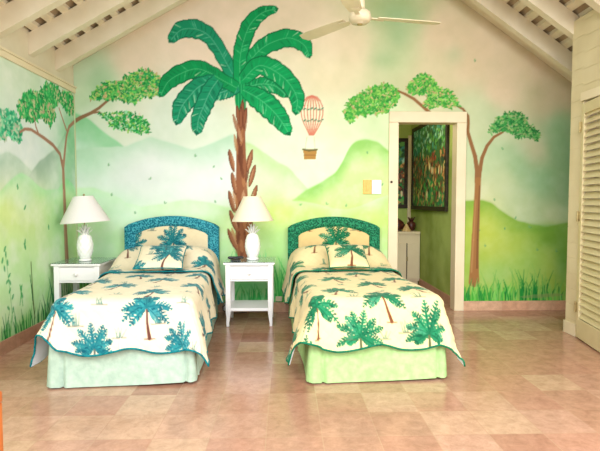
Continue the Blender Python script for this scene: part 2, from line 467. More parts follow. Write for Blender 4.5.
def paint_left():
    cv = Canvas(2.4, 0, BACK, EAVE, .004, 3)
    C = [(0, 70, 214, 232, 204), (30, 80, 208, 232, 198), (60, 100, 214, 234, 208), (0, 105, 216, 236, 214), (10, 140, 226, 236, 234), (40, 125, 226, 238, 234), (60, 120, 224, 238, 232), (30, 155, 226, 236, 236), (5, 180, 216, 230, 220), (73, 110, 196, 226, 196)]
    cv.field([(*Lw(x, y), rgb(r, g, b)) for (x, y, r, g, b) in C], 3.5)
    n = cv.fbm(.5, 12)[..., None] - .5
    cv.a = np.clip(cv.a + n * .07, 0, 1)
    def ridge(p): return [Lw(*q) for q in p]
    cv.hill([(2.4, 1.55)] + ridge([(0, 153), (8, 151), (18, 156), (28, 166), (36, 176), (48, 190)]), rgb(176, 206, 184), rgb(214, 226, 214), .3, line=rgb(160, 190, 170))
    cv.hill(ridge([(26, 180), (33, 168), (40, 160), (50, 152), (58, 146), (64, 134), (70, 122), (78, 112)]), rgb(160, 186, 168), rgb(216, 226, 216), .32, x1=BACK, line=rgb(140, 176, 150))
    cv.blob(*Lw(73, 140), .35, .3, rgb(120, 206, 140), .8)
    cv.blob(*Lw(68, 175), .2, .3, rgb(150, 214, 160), .6)
    cv.hill([(2.4, 1.2)] + ridge([(0, 190), (8, 182), (15, 175), (21, 171), (27, 174), (34, 180), (40, 187), (48, 189), (58, 188), (66, 178), (70, 180), (78, 192)]), rgb(150, 230, 160), rgb(210, 236, 156), .3, x1=BACK, line=rgb(110, 200, 126))
    for (x, y, rx, ry, c, al) in [(12, 215, .5, .2, (216, 234, 136), .9), (35, 225, .6, .3, (218, 238, 150), .9), (25, 195, .2, .14, (206, 238, 200), .8), (60, 220, .4, .4, (160, 236, 176), .5), (10, 270, .4, .3, (196, 238, 164), .8),
                                  (40, 270, .6, .3, (196, 238, 170), .8), (5, 300, .5, .2, (196, 236, 176), .7), (45, 300, .4, .2, (150, 228, 140), .6), (20, 330, .7, .10, (90, 196, 90), .5)]:
        cv.blob(*Lw(x, y), rx, ry, rgb(*c), al)
    w = np.clip(cv.fbm(.16, 92) * 2.2 - .8, 0, 1)[..., None]
    cv.a += (rgb(248, 252, 244) - cv.a) * (.10 + w * .42)
    n = cv.fbm(.2, 33)[..., None] - .5
    cv.a = np.clip(cv.a + n * np.array([.10, .07, .09]), 0, 1)
    BR = rgb(182, 136, 110)
    def st(pts, ws, c=BR, al=1.): cv.stroke([Lw(*q) for q in pts], [w * .0105 for w in ws], c, al)
    GL = [rgb(40, 166, 92), rgb(60, 186, 100), rgb(30, 140, 76), rgb(110, 206, 120), rgb(190, 200, 150), rgb(50, 176, 90)]
    GT = [rgb(60, 180, 130), rgb(90, 200, 150), rgb(44, 156, 110), rgb(150, 214, 170), rgb(190, 206, 176)]
    def cp(p, cols, n, sd, un): cv.canopy([Lw(*q) for q in p], cols, n, .06, .016, sd, droop=-1.1, under=un)
    cp([(0, 114), (6, 112), (13, 113), (19, 120), (22, 130), (19, 141), (13, 138), (8, 132), (4, 138), (0, 138)], GT, 420, 51, rgb(120, 200, 160))
    cp([(18, 106), (22, 99), (28, 94), (34, 93), (40, 98), (42, 106), (42, 116), (36, 120), (27, 119), (20, 113)], GL, 480, 52, rgb(90, 180, 110))
    cp([(37, 104), (41, 92), (46, 84), (53, 84), (59, 90), (61, 98), (57, 105), (50, 104), (48, 110), (42, 108)], GL, 380, 53, rgb(70, 170, 100))
    cp([(42, 108), (48, 105), (53, 109), (55, 116), (50, 124), (44, 119)], GL + [rgb(206, 190, 150)] * 2, 240, 54, rgb(110, 190, 130))
    cp([(60, 95), (65, 91), (71, 93), (74, 99), (73, 112), (69, 113), (64, 106)], GL + [rgb(206, 200, 160)], 260, 55, rgb(90, 180, 110))
    st([(67, 262), (65.5, 230), (64.5, 200), (63.5, 178), (63, 162)], [4, 3.4, 3, 2.6, 2.4])
    st([(66.4, 262), (64.6, 225), (63.4, 190)], [1, .9, .8], rgb(214, 170, 140), .8)
    st([(63, 168), (60, 154), (53, 145), (44, 138), (38, 134), (31, 129.5), (25, 129), (20, 132)], [2.4, 1.9, 1.8, 1.6, 1.4, 1.3, 1.2, 1], rgb(172, 128, 104))
    st([(39, 135), (36, 127), (34, 117)], [1.1, .9, .7], rgb(172, 128, 104))
    st([(63.5, 166), (65, 150), (66.5, 136), (69, 127), (75, 121)], [2.2, 1.9, 1.7, 1.7, 1.8])
    st([(66.5, 130), (63, 120), (59, 108)], [1.3, 1, .8])
    GG = [rgb(50, 160, 70), rgb(34, 130, 60), rgb(90, 190, 90), rgb(24, 110, 56)]
    grass(cv, 3.4, BACK, .1, .22, 130, GG, 61)
    grass(cv, 4.7, 5.2, .1, .5, 24, [rgb(40, 150, 80), rgb(30, 100, 60)], 62)
    st([(31, 262), (33, 300), (35, 318)], [.5, 1, .6], rgb(90, 120, 60))
    st([(33, 300), (30, 275)], [.8, .4], rgb(40, 110, 60))
    rg = random.Random(3)
    for (x, y) in [(4, 252), (6, 258), (2, 264), (8, 266), (5, 272), (8, 278), (6, 284), (11, 285), (9, 294), (12, 300), (10, 310), (13, 313), (26, 250), (25, 245), (18, 190), (24, 210), (49, 230), (26, 248), (21, 292), (23, 298)]:
        X, Z = Lw(x, y)
        cv.leaf(X, Z, rg.uniform(.6, 2.4), .055, .012, rgb(70, 160, 96), .75)
    st([(5, 250), (8, 275), (11, 300), (13, 325)], [.3] * 4, rgb(80, 166, 90), .7)
    st([(22, 285), (20, 305)], [.6, .4], rgb(60, 170, 80), .8)
    st([(20, 285), (23, 306)], [.6, .4], rgb(60, 170, 80), .8)
    return cv


# ------------------------------------------------------------------ materials
def mat(name, color=(.8, .8, .8, 1), rough=.6, spec=.3, metal=0, noise=None, bump=None, sheen=0, alpha=None, trans=0):
    m = bpy.data.materials.new(name)
    m.use_nodes = True
    nt = m.node_tree
    b = nt.nodes['Principled BSDF']
    b.inputs['Base Color'].default_value = color
    b.inputs['Roughness'].default_value = rough
    b.inputs['Specular IOR Level'].default_value = spec
    b.inputs['Metallic'].default_value = metal
    b.inputs['Transmission Weight'].default_value = trans
    if sheen: b.inputs['Sheen Weight'].default_value = sheen
    tc = nt.nodes.new('ShaderNodeTexCoord')
    if noise:
        sc, c2, lo, hi = noise
        n = nt.nodes.new('ShaderNodeTexNoise')
        n.inputs['Scale'].default_value = sc
        n.inputs['Detail'].default_value = 5
        r = nt.nodes.new('ShaderNodeValToRGB')
        r.color_ramp.elements[0].position = lo; r.color_ramp.elements[0].color = color
        r.color_ramp.elements[1].position = hi; r.color_ramp.elements[1].color = c2
        nt.links.new(tc.outputs['Object'], n.inputs['Vector'])
        nt.links.new(n.outputs['Fac'], r.inputs['Fac'])
        nt.links.new(r.outputs['Color'], b.inputs['Base Color'])
    if bump:
        sc, st = bump
        n = nt.nodes.new('ShaderNodeTexNoise')
        n.inputs['Scale'].default_value = sc
        bp = nt.nodes.new('ShaderNodeBump')
        bp.inputs['Strength'].default_value = st
        bp.inputs['Distance'].default_value = .01
        nt.links.new(tc.outputs['Object'], n.inputs['Vector'])
        nt.links.new(n.outputs['Fac'], bp.inputs['Height'])
        nt.links.new(bp.outputs['Normal'], b.inputs['Normal'])
    return m


def paint_mat(name, rough=.75, spec=.15, bump=(30, .12), sheen=0):
    m = mat(name, rough=rough, spec=spec, bump=bump, sheen=sheen)
    nt = m.node_tree
    a = nt.nodes.new('ShaderNodeAttribute')
    a.attribute_name = 'paint'
    nt.links.new(a.outputs['Color'], nt.nodes['Principled BSDF'].inputs['Base Color'])
    return m


K = .86      # paint reflectance scale
M_MURAL = paint_mat('mural_paint')
M_CLOTH = paint_mat('printed_quilt', .85, .1, (220, .1), .1)
M_ART = paint_mat('oil_paint', .45, .3, (120, .3))
M_CREAM = mat('cream_paint', lin(238, 222, 186, .9), .45, .3, noise=(3, lin(230, 212, 176, .9), .4, .7))
M_BEAM = mat('ceiling_white', lin(232, 220, 192, .9), .6, .2, noise=(4, lin(222, 208, 176, .9), .35, .7))
M_DECK = mat('ceiling_deck', lin(176, 156, 126), .8, .1, noise=(6, lin(150, 128, 100), .35, .7))
M_WHITE = mat('white_lacquer', lin(246, 242, 240, .93), .3, .4, noise=(5, lin(238, 236, 236, .93), .4, .8))
M_CERAMIC = mat('white_glaze', lin(248, 246, 240, .95), .18, .5, noise=(10, lin(240, 238, 230, .95), .4, .8))
M_SHADE1 = mat('lamp_shade_cool', lin(232, 226, 222, .92), .8, .1, bump=(90, .2))
M_SHADE2 = mat('lamp_shade_warm', lin(240, 226, 198, .92), .8, .1, bump=(90, .2))
M_LINING = mat('white_lining', lin(240, 240, 246, .92), .85, .1, bump=(60, .1))
M_SKIRT1 = mat('bed_skirt_sage', lin(158, 178, 160), .85, .1, noise=(22, lin(178, 196, 176), .35, .7), bump=(60, .15))
M_SKIRT2 = mat('bed_skirt_green', lin(154, 188, 122), .85, .1, noise=(22, lin(174, 206, 140), .35, .7), bump=(60, .15))
M_MATTRESS = mat('mattress_ticking', lin(236, 234, 226), .9, .1, bump=(40, .1))
M_PIPE1 = mat('teal_piping', lin(22, 128, 132), .8, .1, noise=(60, lin(10, 84, 96), .4, .7))
M_PIPE2 = mat('green_piping', lin(26, 120, 84), .8, .1, noise=(60, lin(14, 86, 66), .4, .7))
M_DARK = mat('black_plastic', lin(34, 36, 38), .35, .4, noise=(20, lin(48, 50, 52), .4, .7))
M_BRASS = mat('hinge_metal', lin(190, 170, 120), .4, .5, .6, noise=(40, lin(150, 130, 90), .4, .7))
M_HOLE = mat('latch_dark', lin(56, 44, 28), .6, .2, noise=(60, lin(80, 64, 40), .4, .7))
M_TAN = mat('switch_tan', lin(240, 186, 96), .4, .3, noise=(30, lin(230, 170, 84), .4, .7))
M_FRAME = mat('dark_frame', lin(42, 36, 26), .5, .3, noise=(20, lin(70, 56, 36), .4, .7))
M_BROWNPOT = mat('brown_pottery', lin(92, 44, 30), .35, .4, noise=(18, lin(52, 22, 18), .4, .7))
M_TANSHELL = mat('tan_shell', lin(214, 186, 130), .5, .3, noise=(30, lin(186, 150, 96), .4, .7))
M_WOOD = mat('orange_wood', lin(176, 96, 40), .4, .4, noise=(8, lin(146, 72, 28), .4, .7))
M_FAN = mat('fan_enamel', lin(228, 214, 180, .93), .35, .4, noise=(6, lin(220, 206, 172, .93), .4, .7))
M_HALLWALL = mat('hall_green_paint', lin(176, 196, 112), .8, .1, noise=(2.4, lin(146, 168, 84), .4, .65), bump=(30, .1))
M_LOUVER = mat('louver_cream', lin(226, 210, 164, .92), .4, .35, noise=(5, lin(218, 200, 152, .92), .4, .7))
M_GLASS = mat('table_glass', (.62, .80, .72, 1), .03, .6, trans=.85)


def damask(name, a, b, c):
    m = mat(name, a, .7, .2)
    nt = m.node_tree
    bs = nt.nodes['Principled BSDF']
    tc = nt.nodes['Texture Coordinate']
    v = nt.nodes.new('ShaderNodeTexVoronoi'); v.inputs['Scale'].default_value = 62
    v.feature = 'F1'
    w = nt.nodes.new('ShaderNodeTexNoise'); w.inputs['Scale'].default_value = 46; w.inputs['Distortion'].default_value = 2.5
    mx = nt.nodes.new('ShaderNodeMath'); mx.operation = 'MULTIPLY_ADD'
    mx.inputs[1].default_value = .7
    r = nt.nodes.new('ShaderNodeValToRGB')
    e = r.color_ramp.elements
    e[0].position = .55; e[0].color = c
    e[1].position = 1.0; e[1].color = b
    k = e.new(.80); k.color = a
    nt.links.new(tc.outputs['Object'], v.inputs['Vector'])
    nt.links.new(tc.outputs['Object'], w.inputs['Vector'])
    nt.links.new(v.outputs['Distance'], mx.inputs[0])
    nt.links.new(w.outputs['Fac'], mx.inputs[2])
    nt.links.new(mx.outputs[0], r.inputs['Fac'])
    nt.links.new(r.outputs['Color'], bs.inputs['Base Color'])
    return m


M_TEAL = damask('teal_damask', lin(12, 106, 124), lin(70, 160, 172), lin(6, 72, 94))
M_GREEN = damask('green_damask', lin(8, 88, 58), lin(44, 140, 98), lin(4, 56, 42))  # teal against green takes in the cool-to-warm light shift across the room


def tile_mat(name, w, h, cols, rough, mortar, off=0.0, axes=None, loc=(0, 0, 0)):
    """square stone tiles, each of its own tone, with clouded veining"""
    m = mat(name, cols[0], rough, .5)
    nt = m.node_tree
    bs = nt.nodes['Principled BSDF']
    tc = nt.nodes['Texture Coordinate']
    mp = nt.nodes.new('ShaderNodeMapping')
    mp.inputs['Location'].default_value = loc
    if axes: mp.inputs['Rotation'].default_value = axes
    nt.links.new(tc.outputs['Object'], mp.inputs['Vector'])
    br = nt.nodes.new('ShaderNodeTexBrick')
    br.offset = off
    br.inputs['Color1'].default_value = (0, 0, 0, 1); br.inputs['Color2'].default_value = (1, 1, 1, 1)
    br.inputs['Mortar'].default_value = (.5, .5, .5, 1)
    br.inputs['Scale'].default_value = 1
    br.inputs['Mortar Size'].default_value = mortar
    br.inputs['Mortar Smooth'].default_value = .3
    br.inputs['Brick Width'].default_value = w
    br.inputs['Row Height'].default_value = h
    nt.links.new(mp.outputs[0], br.inputs['Vector'])
    r = nt.nodes.new('ShaderNodeValToRGB')
    e = r.color_ramp.elements
    e[0].position = 0; e[0].color = cols[0]
    e[1].position = 1; e[1].color = cols[-1]
    for i, c in enumerate(cols[1:-1]):
        k = e.new((i + 1) / (len(cols) - 1)); k.color = c
    nt.links.new(br.outputs['Color'], r.inputs['Fac'])
    n = nt.nodes.new('ShaderNodeTexNoise'); n.inputs['Scale'].default_value = 13; n.inputs['Detail'].default_value = 9; n.inputs['Roughness'].default_value = .78; n.inputs['Distortion'].default_value = .4
    nt.links.new(mp.outputs[0], n.inputs['Vector'])
    nr = nt.nodes.new('ShaderNodeValToRGB')
    nr.color_ramp.elements[0].position = .36; nr.color_ramp.elements[0].color = (.84, .80, .77, 1)
    nr.color_ramp.elements[1].position = .66; nr.color_ramp.elements[1].color = (1.2, 1.2, 1.22, 1)
    nt.links.new(n.outputs['Fac'], nr.inputs['Fac'])
    mm = nt.nodes.new('ShaderNodeMix'); mm.data_type = 'RGBA'; mm.blend_type = 'MULTIPLY'; mm.inputs[0].default_value = 1
    nt.links.new(r.outputs['Color'], mm.inputs[6]); nt.links.new(nr.outputs['Color'], mm.inputs[7])
    m2 = nt.nodes.new('ShaderNodeMix'); m2.data_type = 'RGBA'; m2.inputs[7].default_value = cols[-1]
    ml = nt.nodes.new('ShaderNodeMath'); ml.operation = 'MULTIPLY'; ml.inputs[1].default_value = .35
    nt.links.new(br.outputs['Fac'], ml.inputs[0]); nt.links.new(ml.outputs[0], m2.inputs[0])
    nt.links.new(mm.outputs[2], m2.inputs[6])
    nt.links.new(m2.outputs[2], bs.inputs['Base Color'])
    n2 = nt.nodes.new('ShaderNodeMath'); n2.operation = 'MULTIPLY_ADD'; n2.inputs[1].default_value = .25; n2.inputs[2].default_value = rough - .1
    nt.links.new(n.outputs['Fac'], n2.inputs[0]); nt.links.new(n2.outputs[0], bs.inputs['Roughness'])
    return m


M_FLOOR = tile_mat('floor_stone', .29, .29, [lin(150, 106, 84), lin(172, 128, 106), lin(166, 126, 102), lin(176, 136, 114), lin(184, 152, 122)], .17, .003, .0, loc=(.1, .09, 0))
M_BASE = tile_mat('baseboard_stone', .30, .4, [lin(178, 130, 100), lin(196, 150, 118), lin(204, 166, 134)], .4, .003, axes=(R(90), 0, 0))
M_BASEL = tile_mat('baseboard_stone_side', .30, .4, [lin(172, 126, 100), lin(192, 148, 122)], .4, .003, axes=(R(90), R(90), 0))


# ------------------------------------------------------------------ mesh helpers
def link_mesh(name, me, m, parent=None, smooth=False):
    if m: me.materials.append(m)
    if smooth:
        me.polygons.foreach_set('use_smooth', [True] * len(me.polygons))
    o = bpy.data.objects.new(name, me)
    COL.objects.link(o)
    if parent: o.parent = parent
    return o


def obj(name, bm, m, parent=None, smooth=False, bevel=0):
    bmesh.ops.recalc_face_normals(bm, faces=bm.faces)
    me = bpy.data.meshes.new(name)
    bm.to_mesh(me); bm.free()
    o = link_mesh(name, me, m, parent, smooth)
    if bevel:
        b = o.modifiers.new('bevel', 'BEVEL'); b.width = bevel; b.segments = 2; b.limit_method = 'ANGLE'
    return o


def struct(name, bm, m, parent=None, **k):
    o = obj(name, bm, m, parent, **k)
    if parent is None: o['kind'] = 'structure'
    return o


def thing(name, label, cat, loc=(0, 0, 0), rz=0, group=None):
    o = bpy.data.objects.new(name, None)
    COL.objects.link(o)
    o.location = loc; o.rotation_euler = (0, 0, rz)
    o.empty_display_size = .1
    return tag(o, label, cat, group)


def tag(o, label, cat, group=None):
    o['label'] = label; o['category'] = cat
    if group: o['group'] = group
    return o


def nb(): return bmesh.new()


def bx(bm, x0, x1, y0, y1, z0, z1):
    v = [bm.verts.new(p) for p in [(x0, y0, z0), (x1, y0, z0), (x1, y1, z0), (x0, y1, z0), (x0, y0, z1), (x1, y0, z1), (x1, y1, z1), (x0, y1, z1)]]
    for f in [(0, 3, 2, 1), (4, 5, 6, 7), (0, 1, 5, 4), (1, 2, 6, 5), (2, 3, 7, 6), (3, 0, 4, 7)]:
        bm.faces.new([v[i] for i in f])
    return bm


def box(*a): return bx(nb(), *a)


def prism(bm, pts, axis, a, b):
    """polygon pts (u,v) extruded along axis from a to b"""
    def mk(u, v, w):
        return {0: (w, u, v), 1: (u, w, v), 2: (u, v, w)}[axis]
    A = [bm.verts.new(mk(u, v, a)) for u, v in pts]
    Bv = [bm.verts.new(mk(u, v, b)) for u, v in pts]
    bm.faces.new(A); bm.faces.new(Bv[::-1])
    n = len(pts)
    for i in range(n):
        bm.faces.new([A[i], A[(i + 1) % n], Bv[(i + 1) % n], Bv[i]])
    return bm


def lathe(bm, prof, n=32, c=(0, 0), cap=True):
    rings = []
    for r, z in prof:
        rings.append([bm.verts.new((c[0] + r * math.cos(2 * PI * k / n), c[1] + r * math.sin(2 * PI * k / n), z)) for k in range(n)])
    for a, b in zip(rings, rings[1:]):
        for k in range(n):
            bm.faces.new([a[k], a[(k + 1) % n], b[(k + 1) % n], b[k]])
    if cap:
        bm.faces.new(rings[0][::-1]); bm.faces.new(rings[-1])
    return bm


def tube(bm, pts, r, n=8, closed=False):
    P = [Vector(p) for p in pts]
    rings = []
    prev = None
    N = len(P)
    for i, p in enumerate(P):
        t = (P[min(i + 1, N - 1)] - P[max(i - 1, 0)]).normalized()
        if prev is None:
            a = Vector((0, 0, 1)) if abs(t.z) < .9 else Vector((1, 0, 0))
        else:
            a = prev
        x = (a - t * a.dot(t)).normalized()
        y = t.cross(x)
        prev = x
        rr = r[i] if isinstance(r, (list, tuple)) else r
        rings.append([bm.verts.new(p + (x * math.cos(2 * PI * k / n) + y * math.sin(2 * PI * k / n)) * rr) for k in range(n)])
    for a, b in zip(rings, rings[1:]):
        for k in range(n):
            bm.faces.new([a[k], a[(k + 1) % n], b[(k + 1) % n], b[k]])
    bm.faces.new(rings[0][::-1]); bm.faces.new(rings[-1])
    return bm


def grid_mesh(name, P, rgbv=None, keep=None):
    """P (ny,nx,3) array -> mesh with a 'paint' colour attribute"""
    ny, nx = P.shape[:2]
    idx = np.arange(ny * nx).reshape(ny, nx)
    f = np.stack([idx[:-1, :-1], idx[:-1, 1:], idx[1:, 1:], idx[1:, :-1]], -1)
    f = f[keep] if keep is not None else f.reshape(-1, 4)
    f = f.reshape(-1, 4)
    me = bpy.data.meshes.new(name)
    me.vertices.add(ny * nx)
    me.vertices.foreach_set('co', P.reshape(-1).astype(np.float32))
    nf = len(f)
    me.loops.add(nf * 4)
    me.loops.foreach_set('vertex_index', f.reshape(-1).astype(np.int32))
    me.polygons.add(nf)
    me.polygons.foreach_set('loop_start', (np.arange(nf) * 4).astype(np.int32))
    me.polygons.foreach_set('loop_total', np.full(nf, 4, np.int32))
    me.update(calc_edges=True)
    if rgbv is not None:
        at = me.color_attributes.new('paint', 'FLOAT_COLOR', 'POINT')
        c = np.ones((ny * nx, 4), np.float32)
        c[:, :3] = rgbv
        at.data.foreach_set('color', c.reshape(-1))
    return me


# ================================================================== SETTING
struct('floor', box(LEFT - .15, 3.7, -2.4, 7.8, -.1, 0), M_FLOOR)

# back wall, painted; the doorway is left open
cvb = paint_back()
xs = np.unique(np.concatenate([np.arange(LEFT, ALCOVE, .0082), [DX0 - .0, DX1, ALCOVE]]))
zs = np.unique(np.concatenate([np.arange(0, 3.75, .0082), np.arange(3.75, 4.3, .05), [DZ]]))
GX, GZ = np.meshgrid(xs, zs)
cb = to_lin(cvb.sample(GX.ravel(), GZ.ravel())) * K
P = np.stack([GX, np.full_like(GX, BACK), GZ], -1)
cxm = (GX[:-1, :-1] + GX[1:, 1:]) / 2; czm = (GZ[:-1, :-1] + GZ[1:, 1:]) / 2
hole = (cxm > DX0) & (cxm < DX1) & (czm < DZ)
rz_ = np.where(cxm < RIDGE_X, 2.465 + .565 * (cxm + 2.28), 2.515 - .70 * (cxm - 2.88)) + .26
me = grid_mesh('wall_back', P, cb, keep=~hole & (czm < rz_))
wb = link_mesh('wall_back', me, M_MURAL)
wb['kind'] = 'structure'
# masonry thickness behind the painted face
bm = nb()
bx(bm, LEFT - .15, DX0, BACK + .004, BACK + .12, 0, 3.1)
bx(bm, DX1, ALCOVE, BACK + .004, BACK + .12, 0, 2.6)
bx(bm, DX0, DX1, BACK + .004, BACK + .12, DZ, 2.6)
struct('wall_back_core', bm, M_CREAM, wb)

cvl = paint_left()
ys = np.append(np.arange(2.4, BACK, .0078), BACK)
zs = np.append(np.arange(0, EAVE, .0078), EAVE)
GY, GZ = np.meshgrid(ys, zs)
cl = to_lin(cvl.sample(GY.ravel(), GZ.ravel())) * K
P = np.stack([np.full_like(GY, LEFT), GY, GZ], -1)
wl = link_mesh('wall_left', grid_mesh('wall_left', P, cl), M_MURAL)
wl['kind'] = 'structure'
bm = nb()
bx(bm, LEFT - .15, LEFT - .004, 1.9, BACK + .12, 0, EAVE)
bx(bm, LEFT - .15, LEFT - .004, -.8, 1.9, 0, .35)
bx(bm, LEFT - .15, LEFT - .004, -.8, 1.9, 2.2, EAVE)
bx(bm, LEFT - .15, LEFT - .004, -2.4, -.8, 0, EAVE)
struct('wall_left_core', bm, M_CREAM, wl)

# boards that close the eaves above the left wall, with a cornice
struct('wall_left_eave', box(LEFT - .12, LEFT - .005, -2.4, BACK + .1, EAVE, 2.9), M_BEAM)
bm = nb()
bx(bm, LEFT, LEFT + .022, -2.4, BACK, EAVE - .062, EAVE - .012)
bx(bm, LEFT, LEFT + .035, -2.4, BACK, EAVE - .012, EAVE + .008)
struct('trim_1', bm, M_CREAM, bevel=.004)
bm = nb()
bx(bm, LEFT + .001, LEFT + .012, BACK - .012, BACK - .001, .1, EAVE)
struct('trim_2', bm, mat('corner_bead', lin(190, 206, 160), .7, .1, noise=(8, lin(206, 196, 160), .4, .7)))

# right wall with siding; the louvred door opening; the alcove beyond
bm = nb()
DY0, DY1, DTZ = 3.72, 4.34, 2.08
def wall_r(z): return rafter_z(RIGHT + .1) + .2
n = 0
zt = rafter_z(RIGHT + .12) + .2
def boards(bm, y0, y1, z0, z1):
    z = z0
    while z < z1 - .001:
        t = min(z + .14, z1)
        bx(bm, RIGHT, RIGHT + .12, y0, y1, z, t - .004)
        bx(bm, RIGHT + .003, RIGHT + .117, y0, y1, t - .004, t)
        z = t
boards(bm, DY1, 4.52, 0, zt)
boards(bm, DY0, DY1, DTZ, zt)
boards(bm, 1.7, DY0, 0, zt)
boards(bm, -.7, 1.7, 2.9, zt)  # wall left open below, an invented gap for the right fill lamp
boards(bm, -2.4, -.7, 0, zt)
struct('wall_right', bm, mat('siding_cream_dimmed', lin(216, 202, 164), .6, .2, noise=(3, lin(206, 190, 150), .4, .7)))  # cream siding darkened to tan, the dim right side put into its colour
struct('wall_alcove', box(ALCOVE, ALCOVE + .12, 3.3, BACK + .12, 0, 2.6), M_CREAM)
struct('wall_closet', box(RIGHT + .12, ALCOVE, 3.3, 3.4, 0, 2.6), M_CREAM)
bm = nb()
bx(bm, RIGHT - .022, RIGHT, DY0 - .09, DY1 + .002, DTZ, DTZ + .075)
bx(bm, RIGHT - .022, RIGHT, DY0 - .09, DY0, 0, DTZ)
bx(bm, RIGHT - .004, RIGHT + .12, DY1 - .02, DY1, 0, DTZ)
struct('trim_3', bm, M_CREAM, bevel=.003)
bm = nb()
bx(bm, RIGHT - .014, RIGHT, DY1, 4.53, 0, .11)
bx(bm, RIGHT - .014, RIGHT + .12, 4.52, 4.534, 0, .11)
struct('baseboard_right', bm, M_CREAM, bevel=.003)

# louvred door, ajar into the room
d1 = bpy.data.objects.new('door_1', None); COL.objects.link(d1)
d1['kind'] = 'structure'
d1.location = (RIGHT - .004, DY1 - .024, .012); d1.rotation_euler = (0, 0, R(-10))
DW, DH = .60, 2.04
bm = nb()
bx(bm, -.018, .018, -.055, 0, 0, DH)
bx(bm, -.018, .018, -DW, -DW + .055, 0, DH)
bx(bm, -.018, .018, -DW + .055, -.055, 0, .17)
bx(bm, -.018, .018, -DW + .055, -.055, DH - .09, DH)
struct('door_frame', bm, M_LOUVER, d1, bevel=.003)
bm = nb()
z = .18
while z < DH - .11:
    prism(bm, [(-.016, z), (-.010, z), (.018, z + .052), (.012, z + .052)], 1, -DW + .056, -.056)
    z += .058
struct('louver_panel', bm, M_LOUVER, d1)
bm = nb()
tube(bm, [(-.021, -.09, .2), (-.021, -.09, DH - .12)], .006)
struct('tilt_rod', bm, M_LOUVER, d1, smooth=True) if False else bm.free()
for z in (.22, 1.02, 1.80):
    bm = nb()
    tube(bm, [(-.024, .008, z), (-.024, .008, z + .09)], .009, 10)
    bx(bm, -.0215, -.018, -.028, .004, z + .005, z + .085)
    struct('hinge', bm, M_BRASS, d1)

# doorway casing in the back wall
bm = nb()
cw = .092
bx(bm, DX0 - cw, DX0 + .012, BACK - .026, BACK + .13, 0, DZ - .012)
bx(bm, DX1 - .012, DX1 + cw, BACK - .026, BACK + .13, 0, DZ - .012)
bx(bm, DX0 - cw, DX1 + cw, BACK - .028, BACK + .13, DZ - .012, DZ + .105)
d2 = struct('trim_4', bm, M_CREAM, bevel=.005)
X, _, Z = survey(391.5, 182, 1, BACK - .03)
bm = nb(); 
bmesh.ops.create_cone(bm, cap_ends=True, segments=16, radius1=.013, radius2=.013, depth=.008, matrix=Matrix.Translation((X, BACK - .031, Z)) @ Matrix.Rotation(PI / 2, 4, 'X'))
struct('latch_hole', bm, M_HOLE, d2)

# baseboards
bm = nb()
bx(bm, LEFT, DX0 - cw, BACK - .014, BACK - .001, 0, .105)
bx(bm, DX1 + cw, ALCOVE, BACK - .014, BACK - .001, 0, .105)
struct('baseboard_back', bm, M_BASE)
struct('baseboard_left', box(LEFT + .001, LEFT + .014, -2.4, BACK - .015, 0, .11), M_BASEL)

# roof: rafters, battens, deck; cut short of the camera to let more light in
ceil = bpy.data.objects.new('ceiling', None); COL.objects.link(ceil); ceil['kind'] = 'structure'
RH = .19
XL, XR = LEFT - .1, ALCOVE + .1
def roof_strip(bm, x0, x1, y0, y1, za, zb):
    """strip of the sloping roof between heights za, zb above the rafter underside"""
    prism(bm, [(x0, rafter_z(x0) + za), (x1, rafter_z(x1) + za), (x1, rafter_z(x1) + zb), (x0, rafter_z(x0) + zb)], 1, y0, y1)
for (a, b) in ((LEFT - .004, RIDGE_X), (RIDGE_X, ALCOVE)):
    bm = nb()
    roof_strip(bm, a, b - 1e-4 if b == RIDGE_X else b, BACK - .10, BACK - .004, .15, RH)
    struct('rafter', bm, M_BEAM, ceil)
for k in range(14):
    y = 5.02 - k * .51
    if y < 1.9: break
    for (a, b) in ((LEFT - .004, RIDGE_X), (RIDGE_X, ALCOVE)):
        bm = nb()
        roof_strip(bm, a, b - 1e-4 if b == RIDGE_X else b, y, y + .08, 0, RH)
        struct('rafter', bm, M_BEAM, ceil)
Lb = (LEFT - .05, RIDGE_X - .02); n = 0
for (x0, x1, dx) in ((LEFT + .03, RIDGE_X - .05, .132), (RIDGE_X + .05, ALCOVE - .05, .125)):
    x = x0
    while x < x1:
        bm = nb()
        roof_strip(bm, x, x + .055, 1.8, BACK + .1, RH, RH + .035)
        struct('batten', bm, M_BEAM, ceil)
        x += dx
bm = nb()
roof_strip(bm, XL, RIDGE_X - 1e-4, 1.8, BACK + .12, RH + .036, RH + .09)
roof_strip(bm, RIDGE_X, XR, 1.8, BACK + .12, RH + .036, RH + .09)
struct('roof_deck', bm, M_DECK, ceil)

# room behind the doorway
HX0, HX1, HY1 = .85, 1.92, 7.62
bm = nb()
bx(bm, HX1, HX1 + .1, BACK + .13, HY1 + .1, 0, 2.45)
struct('wall_hall_right', bm, M_HALLWALL)
struct('wall_hall_back', box(HX0 - .1, HX1, HY1, HY1 + .1, 0, 2.45), M_HALLWALL)
struct('wall_hall_left', box(HX0 - .1, HX0, BACK + .13, HY1, 0, 2.45), M_HALLWALL)
struct('ceiling_hall', box(HX0 - .1, HX1 + .1, BACK + .13, HY1 + .1, 2.45, 2.52), M_CREAM)
struct('baseboard_hall', box(HX1 - .014, HX1, BACK + .13, 7.05, 0, .105), M_BASEL)
struct('trim_5', box(HX1 - .05, HX1, HY1 - .03, HY1, 0, 2.2), M_CREAM)

